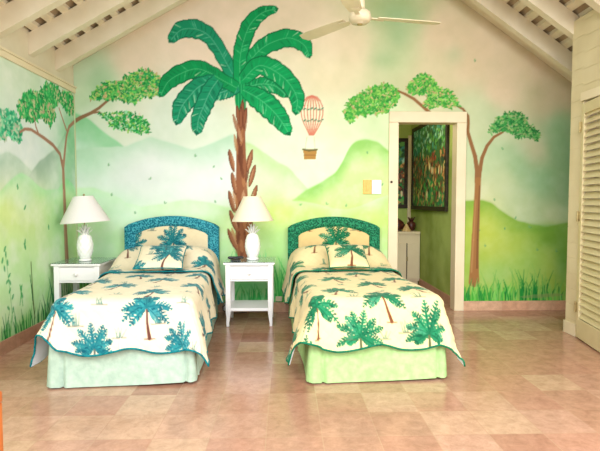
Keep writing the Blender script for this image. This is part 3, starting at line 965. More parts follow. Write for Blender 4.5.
# ================================================================== PRINTED FABRIC
def palm_motif(cv, x, y, s, kind, cols, seed, flip=1):
    """y grows towards the foot of the bed, so a palm stands with its trunk to +y"""
    rg = random.Random(seed)
    leafc, dark, trunk = cols
    if kind == 'palm':
        lean = rg.choice((-.05, .02, .05)) * flip
        cx, cy = x, y - .05 * s
        b0, b1 = x + lean * s, y + .135 * s
        cv.stroke([(cx, cy), ((cx + b0) / 2 - .006 * flip, (cy + b1) / 2), (b0, b1)], [.0055 * s, .0065 * s, .011 * s], trunk)
        cv.stroke([(b0 - .03 * s, b1 + .002), (b0 + .032 * s, b1 + .003)], [.004 * s, .003 * s], trunk, .8)
        fr = [(-172, .13, .75), (-6, .13, .75), (-205, .10, .5), (24, .10, .5), (-150, .145, .5), (-30, .145, .5), (-122, .135, .22), (-60, .135, .22), (-92, .125, .0)]
    else:
        cx, cy = x, y + .06 * s
        fr = [(-176, .13, .30), (-4, .13, .30), (-200, .09, .2), (20, .09, .2), (-152, .155, .15), (-30, .155, .15), (-128, .165, .06), (-54, .165, .06), (-102, .175, 0), (-78, .175, 0)]
        cv.stroke([(cx, cy - .02 * s), (cx + .004, cy + .09 * s)], [.006 * s, .008 * s], trunk * .6 + leafc * .4)
    for (a, L, dr) in fr:
        a = R(a + rg.uniform(-7, 7)); L = L * s * rg.uniform(.9, 1.12)
        pts = [(cx + math.cos(a) * L * t, cy + math.sin(a) * L * t + dr * L * t * t) for t in (k / 8. for k in range(9))]
        tone = rg.choice([leafc, leafc * .9, leafc * .85 + .13, leafc * .6 + dark * .4])
        for k in range(1, 9):
            px, py = pts[k]
            an = math.atan2(py - pts[k - 1][1], px - pts[k - 1][0])
            wl = math.sin(PI * min(.96, k / 9. + .06)) ** .7
            for sd in (-1, 1):
                cv.leaf(px, py, an + sd * rg.uniform(.75, 1.0), .038 * s * wl, .0062 * s, tone if rg.random() < .7 else dark, .95)
        cv.stroke(pts, [.003 * s, .006 * s, .0075 * s, .0078 * s, .0075 * s, .0065 * s, .005 * s, .0035 * s, .0015 * s], tone)
        cv.stroke(pts, [.0022 * s] * 9, dark, .85)


def tuft_motif(cv, x, y, s, cols, seed):
    rg = random.Random(seed)
    c = cols[1] * .5 + rgb(150, 170, 140) * .5
    for k in range(5):
        a = R(-90 + rg.uniform(-35, 35))
        cv.stroke([(x + k * .008 * s, y), (x + k * .008 * s + math.cos(a) * .06 * s, y + math.sin(a) * .07 * s)], [.0035 * s, .001], c, .8)
    cv.stroke([(x - .03 * s, y + .004), (x + .06 * s, y + .002)], [.003 * s, .003 * s], cols[2] * .6 + c * .4, .7)


def fabric(ground, cols, motifs, x0, y0, x1, y1, seed):
    cv = Canvas(x0, y0, x1, y1, .0035, seed)
    cv.a[:] = ground
    n = cv.fbm(.08, seed)[..., None] - .5
    cv.a = np.clip(cv.a + n * .05, 0, 1)
    for i, (k, x, y, s) in enumerate(motifs):
        s_ = s * .9
        if k == 't': tuft_motif(cv, x, y, s, cols, seed + i)
        else: palm_motif(cv, x, y, s_, 'palm' if k == 'p' else 'bush', cols, seed * 7 + i, 1 if i % 2 else -1)
    # quilting stitches
    for sg in (1, -1):
        q = ((cv.X[None, :] + sg * cv.Y[:, None]) / .085) % 1
        m = (np.abs(q - .5) > .47) * .07
        cv.a += (ground * .72 - cv.a) * m[..., None]
    return cv


TEALS = (rgb(44, 142, 146), rgb(12, 84, 98), rgb(104, 60, 50))
GREENS = (rgb(36, 134, 88), rgb(12, 84, 56), rgb(120, 70, 42))
GROUND1, GROUND2 = rgb(238, 222, 190), rgb(238, 216, 162)  # cool left and warm right light tint is mixed into these cloth colours
# bed frame of reference: x across, v from the head (0) to the foot (2.0) and down over it
BW, BL, BT = .468, 2.0, .575


def motif_rows(xoff, seed, foot):
    rg = random.Random(seed)
    out = list(foot)
    rows = [(1.77, 1), (1.53, 0), (1.29, 1), (1.05, 0), (.84, 1), (.60, 0), (.36, 1)]
    for v, odd in rows:
        for k in range(-2, 3):
            x = xoff + k * .53 + (.265 if odd else 0)
            if abs(x) > .9: continue
            out.append(('p', x + rg.uniform(-.02, .02), v + rg.uniform(-.02, .02), .96))
            out.append(('t', x + .265 + rg.uniform(-.04, .04), v + rg.uniform(-.05, .05), .9))
    return out


FOOT1 = [('p', -.43, 2.07, 1.15), ('p', .16, 2.07, 1.2), ('b', -.16, 2.215, 1.0), ('b', .40, 2.215, 1.0), ('t', -.16, 1.99, 1.1), ('t', .38, 1.99, 1.0), ('t', -.30, 2.13, 1.1),
         ('t', -.02, 2.2, .9), ('t', .22, 2.12, 1.), ('b', -.78, 2.1, 1), ('p', .72, 1.9, 1.05), ('t', .55, 2.25, 1.)]
FOOT2 = [('p', -.43, 2.07, 1.2), ('p', .03, 1.99, 1.15), ('b', -.14, 2.16, 1.15), ('b', .33, 2.14, 1.25), ('b', -.62, 2.28, 1.2), ('t', -.18, 1.93, 1.1), ('t', .26, 1.96, 1.1), ('t', -.22, 2.24, .9),
         ('t', .16, 2.2, 1.1), ('t', .02, 2.24, .8), ('t', .68, 2.15, 1.0), ('p', .78, 1.95, 1.), ('p', -.80, 1.9, 1.)]


def drape(u, v, y_foot_corner=True, flare=.13, flare_l=None, bulge=None, foot=True, off=0., seed=0, cflare=(.30, .24), w=BW):
    """cloth coordinates -> bed coordinates (x across, y towards the head, z up)"""
    RR = .085
    sx = 1 if u >= 0 else -1
    a = max(0., abs(u) - (w - RR))
    b = max(0., v - (BL - RR)) if foot else 0.
    r = math.hypot(a, b)
    th = math.atan2(b, a) if r > 0 else 0
    q = PI * RR / 2
    if r < q:
        h = RR * math.sin(r / RR); d = RR * (1 - math.cos(r / RR))
    else:
        cf = cflare[0 if sx < 0 else 1] * math.sin(2 * th) ** 2
        f = (flare if sx > 0 or flare_l is None else flare_l) * (1 - .3 * math.sin(th)) + cf
        e = r - q
        lng = v if th < .78 else u * 1.0
        rip = (.014 + .012 * math.sin(lng * 13 + seed) + .006 * math.sin(lng * 29 + seed * 2)) * min(1, e / .2)
        h = RR + f * e + rip
        d = RR + e * math.sqrt(max(.3, 1 - f * f))
    x = sx * (min(abs(u), w - RR) + h * math.cos(th) * (1 if r > 0 else 0) + off * math.cos(th) * (r > 0))
    y = BL / 2 - (min(v, BL - RR) + (h * math.sin(th) if foot else 0) + off * math.sin(th) * (r > 0))
    z = BT - d + off * math.cos(min(1.5, r / RR))
    if bulge:
        z += bulge(u, v)
    return x, y, z


def quilt(u, v):
    return .0035 * (abs(math.sin(PI * (u + v) / .085)) * abs(math.sin(PI * (u - v) / .085))) ** .5


def make_coverlet(name, label, root_mat, cv, pipe, seed, corner, hem_phase, group):
    t = thing(name, label, 'bedspread', *root_mat, group)
    wi, nv, nu_side = BW - .085, 300, 52
    A_MAX, B_MAX = .372, .347
    nin = 150
    us = [('L', 1 - i / nu_side) for i in range(nu_side)] + [('M', -1 + 2 * i / nin) for i in range(nin + 1)] + [('R', (i + 1) / nu_side) for i in range(nu_side)]
    vi = BL - .085
    v0 = .80
    nb_ = 60
    P = np.zeros((nv + nb_ + 1, len(us), 3)); UV = np.zeros((nv + nb_ + 1, len(us), 2))
    def bmax(u):
        uu = max(-wi, min(wi, u))
        bm_ = B_MAX + .055 * 1.0 - .042 * abs(math.cos((uu - hem_phase) * PI / .46)) ** 2.2
        side = abs(u) - wi
        if side > 0:
            c = corner[0 if u < 0 else 1]
            bm_ = bm_ * max(.02, 1 - c * (side / .4) ** 1.1)
        return bm_
    def low_l(v):
        q = min(1, max(0, (v - (vi - .45)) / .45))
        return q * q * (3 - 2 * q)
    def amax(v):
        vv = min(v, vi)
        return A_MAX + .055 - .035 * abs(math.cos((vv - .15) * PI / .5)) ** 2.2
    for i in range(nv + nb_ + 1):
        for j, (sd, f) in enumerate(us):
            vb = v0 + (vi - v0) * min(1, i / nv)
            am = amax(vb) + (.085 * low_l(vb) if sd == 'L' else 0)
            u = f * wi if sd == 'M' else (-(wi + f * am) if sd == 'L' else wi + f * am)
            v = vb if i <= nv else vi + (i - nv) / nb_ * bmax(u)
            x, y, z = drape(u, v, seed=seed, flare_l=.13 + .17 * low_l(vb))
            z += quilt(u, v) if (abs(u) < wi and v < vi) else 0
            if abs(u) >= wi or v >= vi:
                x += (quilt(u, v) if abs(u) > wi else 0) * (1 if u > 0 else -1)
                y -= quilt(u, v) if v > vi else 0
            z += .006 * math.sin(u * 7 + seed) * math.sin(v * 5 + seed)
            P[i, j] = (x, y, z); UV[i, j] = (u, v)
    col = to_lin(cv.sample(UV[..., 0].ravel(), UV[..., 1].ravel())) * K
    me = grid_mesh('quilt', P, col)
    q = link_mesh('quilt', me, M_CLOTH, t, True)
    # lining just inside
    dpu = np.gradient(P, axis=1); dpv = np.gradient(P, axis=0)
    N = np.cross(dpu, dpv); N /= np.linalg.norm(N, axis=2)[..., None] + 1e-9
    if N[nv // 2, len(us) // 2, 2] < 0: N = -N
    P2 = (P - N * .006)[::2, ::2]
    lm = link_mesh('lining', grid_mesh('lining', P2), M_LINING, t, True)
    lm['label'] = 'white lining showing under the raised corner'
    bm = nb()
    path = [P[i, 0] for i in range(0, nv + nb_ + 1, 3)] + [P[-1, j] for j in range(0, len(us), 3)] + [P[i, -1] for i in range(nv + nb_, -1, -3)]
    tube(bm, path, .0065, 6)
    obj('piping', bm, pipe, t, True)
    return t


def make_sham(name, label, root_mat, cv, pipe, seed, cx, group, fl=.14):
    """quilted pillow cover tucked over the bed pillows at the head"""
    t = thing(name, label, 'pillow cover', *root_mat, group)
    wi, n_s, nin, nv = BW - .085, 46, 130, 150
    V0, V1, AM = .02, .84, .372
    def bulge(u, v):
        px = max(0., 1 - (abs(u - cx) / .54) ** 4.5)
        if v < .34: pv = .82 + .18 * math.sin(v / .34 * PI / 2)
        elif v < .66: pv = .5 + .5 * math.cos((v - .34) / .32 * PI)
        else: pv = 0
        dent = 1 - .10 * math.exp(-((u - cx) / .06) ** 2)
        return .175 * px * pv * dent + .012 * min(1, max(0, (V1 - v)) / .05 + .4)
    us = [-(wi + (1 - i / n_s) * AM) for i in range(n_s)] + [-wi + 2 * wi * i / nin for i in range(nin + 1)] + [wi + (i + 1) / n_s * AM for i in range(n_s)]
    P = np.zeros((nv + 1, len(us), 3)); UV = np.zeros((nv + 1, len(us), 2))
    for i in range(nv + 1):
        for j, u in enumerate(us):
            v = V0 + (V1 - V0) * i / nv
            side = max(0, abs(u) - wi)
            uu = u
            if side > 0:
                uu = (1 if u > 0 else -1) * (wi + side / AM * (AM - .03 * abs(math.cos((v - .43) * PI / .42)) ** 2))
            v2 = v - .10 * (side / AM) ** 2 * max(0, (v - .4) / .44)
            x, y, z = drape(uu, v2, foot=False, bulge=None, flare=.20, flare_l=fl, off=.010, seed=seed + 2)
            fall = max(0., 1 - side / .22)
            z += bulge(max(-BW, min(BW, uu)), v2) * fall + quilt(uu, v2) * .8
            x += (.02 * (1 if u > 0 else -1)) * min(1, side / .05)
            P[i, j] = (x, y, z); UV[i, j] = (uu, v2)
    col = to_lin(cv.sample(UV[..., 0].ravel(), UV[..., 1].ravel())) * K
    link_mesh('cover', grid_mesh('cover', P, col), M_CLOTH, t, True)
    bm = nb()
    path = [P[i, 0] for i in range(0, nv + 1, 3)] + [P[-1, j] for j in range(0, len(us), 3)] + [P[i, -1] for i in range(nv, -1, -3)]
    tube(bm, path, .006, 6)
    obj('piping', bm, pipe, t, True)
    return t


def make_cushion(name, label, loc, rot, cv, pipe, w, h, group):
    """square cushion; leans on the pillows"""
    t = thing(name, label, 'cushion', loc, 0, group)
    t.rotation_euler = rot
    n = 70
    def shape(a, b, s):
        pin = 1 - .05 * (1 - a * a) * abs(b) ** 3 - .0
        x = a * w / 2 * (1 - .055 * (1 - b * b) * a * a)
        z = b * h / 2 * (1 - .055 * (1 - a * a) * b * b)
        th = .048 * ((1 - a ** 4) * (1 - b ** 4)) ** .55
        return x, s * th, z + h / 2
    for s, nm in ((-1, 'front_panel'), (1, 'back_panel')):
        P = np.zeros((n + 1, n + 1, 3)); UV = np.zeros((n + 1, n + 1, 2))
        for i in range(n + 1):
            for j in range(n + 1):
                a, b = -1 + 2 * j / n, -1 + 2 * i / n
                P[i, j] = shape(a, b, s); UV[i, j] = (a * w / 2, -b * h / 2)
        col = to_lin(cv.sample(UV[..., 0].ravel(), UV[..., 1].ravel())) * K
        link_mesh(nm, grid_mesh(nm, P, col), M_CLOTH, t, True)
    bm = nb()
    m = 24
    ring = [(-1 + 2 * k / m, -1) for k in range(m)] + [(1, -1 + 2 * k / m) for k in range(m)] + [(1 - 2 * k / m, 1) for k in range(m)] + [(-1, 1 - 2 * k / m) for k in range(m + 1)]
    tube(bm, [shape(a, b, 0) for a, b in ring], .0055, 6)
    obj('piping', bm, pipe, t, True)
    return t


def arch(hw, zb, zs, zt, n=24, r=.0):
    """outline of an arched headboard: half width, bottom, shoulder height, crown height"""
    pts = [(-hw, zb), (-hw, zs - .03)]
    for k in range(n + 1):
        a = -1 + 2 * k / n
        e = 1 - (1 - abs(a)) / .07 if abs(a) > .93 else 0
        x = a * hw
        z = zs + (zt - zs) * (1 - abs(a) ** 2.1)
        if abs(a) > .93: z -= .012 * e
        pts.append((x, z))
    pts += [(hw, zs - .03), (hw, zb)]
    return pts


def make_bed(name, label, loc, rz, skirt_m, frame_m, panel_cv, hb, group):
    t = thing(name, label, 'bed', loc, rz, group)
    obj('box_spring', box(-.445, .445, -.97, .98, .14, .34), M_MATTRESS, t, bevel=.02)
    obj('mattress', box(-.435, .435, -.955, .985, .345, .55), M_MATTRESS, t, bevel=.05)
    for sx in (-.38, .38):
        for sy in (-.88, .88):
            bm = nb(); lathe(bm, [(.022, 0.0), (.026, .14)], 12, (sx, sy)); obj('leg', bm, M_DARK, t)
    # skirt: three hanging sides with box pleats at the foot corners
    bm = nb()
    path = []
    hx, hy = .452, .985
    def side(p, q, pleats):
        p, q = Vector(p), Vector(q); L = (q - p).length; d = (q - p) / L; nn = Vector((-d.y, d.x))
        k = int(L / .012)
        for i in range(k + 1):
            s = L * i / k
            o = 0
            for c in pleats:
                g = abs(s - c)
                if g < .014: o = -.03 * (1 - g / .014)
                elif c - s > 0 and g < .07: o = .007 * (1 - (g - .014) / .056)
            path.append((p + d * s, nn, o))
    side((hx, 1.0), (hx, -hy), [.66, 1.32, 1.90])
    side((hx, -hy), (-hx, -hy), [.045, hx * 2 - .075])
    side((-hx, -hy), (-hx, 1.0), [.06, .7, 1.35])
    rows = []
    for k in range(9):
        f = k / 8.
        z = .44 - f * (.44 - .014)
        ring = []
        for i, (p, nn, o) in enumerate(path):
            w = .004 * math.sin(i * .11) * f
            q = p + nn * (.0 + .028 * f + o * (.4 + .6 * f) + w)
            ring.append(bm.verts.new((q.x, q.y, z + .006 * f * math.sin(i * .05))))
        rows.append(ring)
    for a, b in zip(rows, rows[1:]):
        for i in range(len(a) - 1):
            bm.faces.new([a[i], a[i + 1], b[i + 1], b[i]])
    me = bpy.data.meshes.new('bed_skirt')
    bm.to_mesh(me); bm.free()
    link_mesh('bed_skirt', me, skirt_m, t, True)
    # headboard stands square to the wall
    cx, hw, zs, zt = hb
    Mi = Matrix.Translation(loc) @ Matrix.Rotation(rz, 4, 'Z')
    Mi = Mi.inverted()
    def place(o, x, y): o.matrix_local = Mi @ Matrix.Translation((x, y, 0))
    bm = nb()
    out = arch(hw, .1, zs, zt); inn = arch(hw - .115, .1, zs - .085, zt - .105)
    n = len(out)
    A = [bm.verts.new((x, 0, z)) for x, z in out]; Bq = [bm.verts.new((x, 0, z)) for x, z in inn]
    A2 = [bm.verts.new((x, .07, z)) for x, z in out]
    Am = [bm.verts.new(((x * .6 + u * .4), -.022, (z * .6 + w * .4))) for (x, z), (u, w) in zip(out, inn)]
    Bm = [bm.verts.new(((x * .25 + u * .75), -.020, (z * .25 + w * .75))) for (x, z), (u, w) in zip(out, inn)]
    Bi = [bm.verts.new((x, .03, z)) for x, z in inn]
    for i in range(n - 1):
        bm.faces.new([A2[i], A2[i + 1], A[i + 1], A[i]])
        bm.faces.new([A[i], A[i + 1], Am[i + 1], Am[i]])
        bm.faces.new([Am[i], Am[i + 1], Bm[i + 1], Bm[i]])
        bm.faces.new([Bm[i], Bm[i + 1], Bq[i + 1], Bq[i]])
        bm.faces.new([Bq[i], Bq[i + 1], Bi[i + 1], Bi[i]])
    bm.faces.new(A2)
    fr = obj('headboard_border', bm, frame_m, t)
    place(fr, cx, BACK - .09)
    # inner panel, printed
    ii = arch(hw - .112, .1, zs - .087, zt - .102, 60)
    ztop = lambda x: np.interp(x, [p[0] for p in ii[2:-2]], [p[1] for p in ii[2:-2]])
    gx = np.linspace(-hw + .112, hw - .112, 110); gz = np.linspace(0, 1, 90)
    P = np.zeros((90, 110, 3)); UV = np.zeros((90, 110, 2))
    for i, f in enumerate(gz):
        for j, x in enumerate(gx):
            z = .45 + (ztop(x) - .45) * f
            e = min(1, (hw - .112 - abs(x)) / .05) * min(1, (1 - f) * 6)
            P[i, j] = (x, .004 - .016 * math.sqrt(max(0, e)), z); UV[i, j] = (x, 1.1 - z)
    col = to_lin(panel_cv.sample(UV[..., 0].ravel(), UV[..., 1].ravel())) * K
    pn = link_mesh('headboard_panel', grid_mesh('headboard_panel', P, col), M_CLOTH, t, True)
    place(pn, cx, BACK - .09)
    pn['label'] = 'palm print upholstered middle of the headboard'
    return t


# ================================================================== BEDS
b1c, b1r = (-1.128, 4.252, 0), R(3.6)
b2c, b2r = (.572, 4.285, 0), R(3.2)
G_BED, G_SPR, G_SH, G_CU = 'twin beds', 'palm print bedspreads', 'pillow covers at the heads of the beds', 'palm print cushions'

cv1 = fabric(GROUND1, TEALS, motif_rows(-.12, 5, FOOT1), -.9, -.1, .9, 2.5, 41)
cv2 = fabric(GROUND2, GREENS, motif_rows(.05, 6, FOOT2), -.9, -.1, .9, 2.5, 43)
def panel_canvas(ground, cols, ms, sd): return fabric(ground, cols, ms, -.5, 0, .5, .75, sd)
hp1 = panel_canvas(GROUND1 * np.array([.98, .97, .93]), TEALS, [('b', .02, .26, 1.2), ('b', -.40, .30, 1.0), ('t', -.22, .20, 1), ('t', -.16, .15, .8), ('t', .20, .18, 1), ('p', .32, .08, .9)], 3)
hp2 = panel_canvas(GROUND2 * np.array([.97, .93, .85]), GREENS, [('b', .02, .24, 1.3), ('p', -.30, .10, .9), ('p', .32, .10, .9), ('t', -.18, .14, .9), ('t', .20, .20, 1)], 4)
make_bed('single_bed', 'left single bed with blue-green arched headboard and pale sage skirt', b1c, b1r, M_SKIRT1, M_TEAL, hp1, (-1.207, .497, .945, 1.052), G_BED)
make_bed('single_bed', 'right single bed with dark green arched headboard and light green skirt', b2c, b2r, M_SKIRT2, M_GREEN, hp2, (.523, .495, .935, 1.042), G_BED)
make_coverlet('bedspread', 'cream quilted bedspread with teal palms on the left bed', (b1c, b1r), cv1, M_PIPE1, 1.0, (.95, .25), .05, G_SPR)
make_coverlet('bedspread', 'yellow-cream quilted bedspread with green palms on the right bed', (b2c, b2r), cv2, M_PIPE2, 2.2, (.55, .10), -.02, G_SPR)
make_sham('pillow_sham', 'teal palm print pillow cover across the head of the left bed', (b1c, b1r), cv1, M_PIPE1, 3.1, 0, G_SH, .03)
make_sham('pillow_sham', 'green palm print pillow cover across the head of the right bed', (b2c, b2r), cv2, M_PIPE2, 4.7, 0, G_SH)
cc1 = fabric(GROUND1, TEALS, [('b', .04, -.15, 1.2), ('p', .08, .07, 1.1), ('b', -.22, .16, .9), ('t', -.1, .02, .9)], -.3, -.3, .3, .3, 8)
cc2 = fabric(GROUND2, GREENS, [('p', .04, .02, 1.25), ('t', -.1, .08, 1), ('b', -.26, -.12, .8)], -.3, -.3, .3, .3, 9)
make_cushion('square_cushion', 'cream cushion with teal palm leaning on the left bed pillows', (-1.11, 4.36, .625), (R(-63), 0, R(3)), cc1, M_PIPE1, .42, .36, G_CU)
make_cushion('square_cushion', 'yellow cushion with green palm leaning on the right bed pillows', (.57, 4.38, .625), (R(-63), 0, R(2)), cc2, M_PIPE2, .36, .36, G_CU)


# ================================================================== NIGHTSTANDS
def make_nightstand(label, loc, w, d, rz=0):
    t = thing('nightstand', label, 'nightstand', loc, rz, 'white nightstands')
    h = .627
    hw, hd = w / 2 - .02, d / 2 - .02
    bm = nb()
    bx(bm, -hw + .003, hw - .003, -hd + .006, hd - .004, .44, .455)
    bx(bm, -hw + .003, -hw + .019, -hd + .01, hd - .004, .455, .603)
    bx(bm, hw - .019, hw - .003, -hd + .01, hd - .004, .455, .603)
    bx(bm, -hw + .016, hw - .016, hd - .016, hd, .455, .603)
    bx(bm, -hw + .016, hw - .016, -hd + .01, -hd + .02, .585, .603)
    obj('case', bm, M_WHITE, t, bevel=.002)
    dr = obj('drawer', box(-hw + .0465, hw - .0465, -hd + .001, -hd + .02, .458, .582), M_WHITE, t, bevel=.004)
    bm = nb()
    lathe(bm, [(.006, -.004), (.006, .012), (.014, .018), (.015, .026), (.008, .032)], 16)
    bmesh.ops.transform(bm, matrix=Matrix.Translation((0, -hd - .001, .52)) @ Matrix.Rotation(PI / 2, 4, 'X'), verts=bm.verts)
    obj('knob', bm, M_WHITE, dr, True)
    for sx in (-1, 1):
        for sy in (-1, 1):
            bm = nb()
            prev = None
            for z, wd, off in [(0, .013, .004), (.03, .013, .006), (.09, .018, .0), (.15, .024, -.0), (.44, .024, 0), (.603, .024, 0)]:
                cx, cy = sx * (hw - .022 + off), sy * (hd - .022 + off)
                ring = [bm.verts.new((cx + a * wd, cy + b * wd, z)) for a, b in ((-1, -1), (1, -1), (1, 1), (-1, 1))]
                if prev:
                    for k in range(4): bm.faces.new([prev[k], prev[(k + 1) % 4], ring[(k + 1) % 4], ring[k]])
                else: bm.faces.new(ring[::-1])
                prev = ring
            bm.faces.new(prev)
            obj('leg', bm, M_WHITE, t, bevel=.003)
    obj('shelf', box(-hw + .004, hw - .004, -hd + .004, hd - .004, .150, .178), M_WHITE, t, bevel=.003)
    obj('tabletop', box(-w / 2, w / 2, -d / 2, d / 2, .603, .622), M_WHITE, t, bevel=.004)
    g = obj('glass_top', box(-w / 2, w / 2, -d / 2, d / 2, .6225, .6275), M_GLASS, t)
    g['label'] = 'clear greenish glass sheet laid over the top'
    return t


make_nightstand('white nightstand in the left corner carrying only a lamp', (-1.965, 4.97, 0), .46, .50)
make_nightstand('white nightstand between the two beds with lamp and telephone', (-.347, 4.99, 0), .49, .45)


def make_lamp(label, loc, rb, rt_, z0, z1, shade_m, tilt, tiltx=0):
    t = thing('table_lamp', label, 'lamp', loc, 0, 'pineapple lamps')
    bm = nb()
    lathe(bm, [(.055, 0), (.06, .006), (.06, .016), (.045, .024), (.036, .032)], 32)
    obj('lamp_foot', bm, M_CERAMIC, t, True)
    bm = nb()       # pineapple body with a diamond relief
    n, m = 64, 60
    prev = None
    for i in range(m + 1):
        f = i / m
        z = .028 + .235 * f
        r0 = .036 + .036 * math.sin(PI * min(1, f * .92 + .06)) ** .8
        if f > .97: r0 = .026
        ring = []
        for k in range(n):
            a = 2 * PI * k / n
            g = abs(math.sin(5 * a + f * 11)) * abs(math.sin(5 * a - f * 11))
            r = r0 + .006 * g ** .6 * (f < .95)
            ring.append(bm.verts.new((r * math.cos(a), r * math.sin(a), z)))
        if prev:
            for k in range(n): bm.faces.new([prev[k], prev[(k + 1) % n], ring[(k + 1) % n], ring[k]])
        else: bm.faces.new(ring[::-1])
        prev = ring
    bm.faces.new(prev)
    obj('pineapple_body', bm, M_CERAMIC, t, True)
    bm = nb()       # leafy crown
    for tier, (cnt, rr, zz, ln, tl) in enumerate([(9, .022, .255, .075, 1.0), (8, .018, .275, .07, .6), (6, .012, .292, .07, .25)]):
        for k in range(cnt):
            a = 2 * PI * (k + tier * .5) / cnt
            d = Vector((math.cos(a), math.sin(a), 0)); s = Vector((-math.sin(a), math.cos(a), 0))
            pts = []
            for q in range(5):
                f = q / 4
                c = d * (rr + math.sin(tl * f * 1.2) * ln * .75) + Vector((0, 0, zz + ln * f * (1 - .35 * tl * f)))
                wd = .014 * (1 - f ** 1.6) + .001
                pts.append((c, wd))
            L = [bm.verts.new(c - s * w) for c, w in pts]; Mv = [bm.verts.new(c - d * .006) for c, w in pts]; Rv = [bm.verts.new(c + s * w) for c, w in pts]; O = [bm.verts.new(c + d * .004) for c, w in pts]
            for q in range(4):
                bm.faces.new([L[q], Mv[q], Mv[q + 1], L[q + 1]]); bm.faces.new([Mv[q], Rv[q], Rv[q + 1], Mv[q + 1]])
                bm.faces.new([L[q + 1], O[q + 1], O[q], L[q]]); bm.faces.new([O[q + 1], Rv[q + 1], Rv[q], O[q]])
    obj('leaf_crown', bm, M_CERAMIC, t, True)
    bm = nb(); tube(bm, [(0, 0, .25), (0, 0, z1 + .012)], .006, 10); obj('stem', bm, M_BRASS, t, True)
    bm = nb()
    n = 56
    rings = []
    for (r, z) in [(rb, z0), (rb - .001, z0 + .008), (rt_ + .001, z1 - .006), (rt_, z1), (rt_ - .004, z1), (rb - .004, z0)]:
        ring = []
        for k in range(n):
            a = 2 * PI * k / n
            ring.append(bm.verts.new((r * math.cos(a), r * math.sin(a), z)))
        rings.append(ring)
    for a, b in zip(rings, rings[1:] + rings[:1]):
        for k in range(n): bm.faces.new([a[k], a[(k + 1) % n], b[(k + 1) % n], b[k]])
    sh = obj('lamp_shade', bm, shade_m, t, True)
    sh.rotation_euler = (tiltx, tilt, 0)
    zc = (z0 + z1) / 2
    sh.location = Vector((0, 0, zc)) - Matrix.Rotation(tilt, 3, 'Y') @ Vector((0, 0, zc))
    bm = nb(); lathe(bm, [(.006, 0), (.012, .006), (.008, .014), (.002, .02)], 14, (0, 0)); 
    bmesh.ops.translate(bm, vec=(0, 0, z1 + .005), verts=bm.verts)
    obj('finial', bm, M_BRASS, t, True)
    return t


make_lamp('white pineapple lamp with tilted pale shade in the left corner', (-1.955, 4.93, .628), .228, .092, .375, .63, M_SHADE1, R(-4))
make_lamp('white pineapple lamp with cream shade between the beds', (-.325, 4.98, .628), .205, .088, .385, .63, M_SHADE2, R(-1))

# telephone
t = thing('telephone', 'black desk telephone beside the lamp between the beds', 'telephone', (-.485, 4.87, .628), R(12))
t.scale = (.82, .82, .72)
bm = nb()
prism(bm, [(-.07, 0), (.07, 0), (.07, .034), (-.07, .018)], 0, -.055, .055)
obj('telephone_base', bm, M_DARK, t, bevel=.006)
bm = nb()
tube(bm, [(-.088 + .018 * 0, -.02, .042), (-.075, -.02, .048), (0, -.015, .053), (.075, -.02, .048), (.088, -.02, .042)], [.017, .020, .011, .020, .017], 12)
obj('handset', bm, M_DARK, t, True)
bm = nb()
for i in range(3):
    for j in range(4):
        bx(bm, -.03 + i * .022, -.016 + i * .022, .012 + j * .013, .021 + j * .013, .030, .036 + j * .0016)
obj('keypad', bm, mat('keypad_grey', lin(150, 154, 156), .5, .3, noise=(40, lin(120, 124, 128), .4, .7)), t)

# outlet with cord at the baseboard
t = thing('wall_outlet', 'small white outlet box with dark cord low beside the left bed', 'outlet', (-.635, BACK - .012, .07))
obj('outlet_box', box(-.035, .03, -.03, -.004, -.045, .03), M_WHITE, t, bevel=.004)
bm = nb(); tube(bm, [(-.02, -.035, .01), (-.045, -.05, 0), (-.03, -.07, -.04), (.03, -.09, -.062), (.12, -.07, -.0625), (.22, -.05, -.0625)], .004, 6)
obj('cord', bm, M_DARK, t, True)
t = thing('junction_box', 'small cream cover plate on wall beside the right bed headboard', 'cover plate', (-.07, BACK - .001, .135))
obj('cover_plate', box(-.035, .035, -.012, 0, -.02, .035), M_CREAM, t, bevel=.003)

# switch by the doorway
x0, _, z1 = survey(363, 180, 1, BACK); x1, _, z0 = survey(381, 194, 1, BACK)
t = thing('light_switch', 'tan and white double switch plate left of the doorway', 'switch', ((x0 + x1) / 2, BACK - .001, (z0 + z1) / 2))
w, h = (x1 - x0) / 2, (z1 - z0) / 2
obj('tan_plate', box(-w, -.005, -.016, 0, -h, h), M_TAN, t, bevel=.004)
obj('white_plate', box(-.004, w, -.02, 0, -h, h), M_WHITE, t, bevel=.004)
obj('rocker', box(-w + .03, -.035, -.024, -.0165, -h + .04, h - .04), M_TAN, t, bevel=.003)
obj('rocker', box(.03, w - .03, -.027, -.0205, -h + .04, h - .04), M_WHITE, t, bevel=.003)

# ceiling fan
FX, FY, FZ = .62, 4.2, 2.73
t = thing('ceiling_fan', 'cream three-blade ceiling fan hanging from the ridge', 'ceiling fan', (FX, FY, FZ))
bm = nb()
lathe(bm, [(.02, -.055), (.034, -.055), (.036, -.048), (.07, -.046), (.088, -.03), (.094, 0), (.086, .035), (.06, .055), (.03, .062)], 40)
obj('motor_housing', bm, M_FAN, t, True)
bm = nb(); lathe(bm, [(.016, -.064), (.022, -.062), (.024, -.056)], 24); obj('switch_cap', bm, M_BRASS, t, True)
bm = nb(); lathe(bm, [(.014, .06), (.014, 1.24)], 16); obj('downrod', bm, M_FAN, t, True)
bm = nb(); lathe(bm, [(.024, 1.14), (.05, 1.17), (.07, 1.24), (.07, 1.27)], 24); obj('canopy', bm, M_FAN, t, True)
bm = nb(); lathe(bm, [(.028, .06), (.04, .075), (.04, .13), (.022, .15)], 24); obj('coupling', bm, M_FAN, t, True)
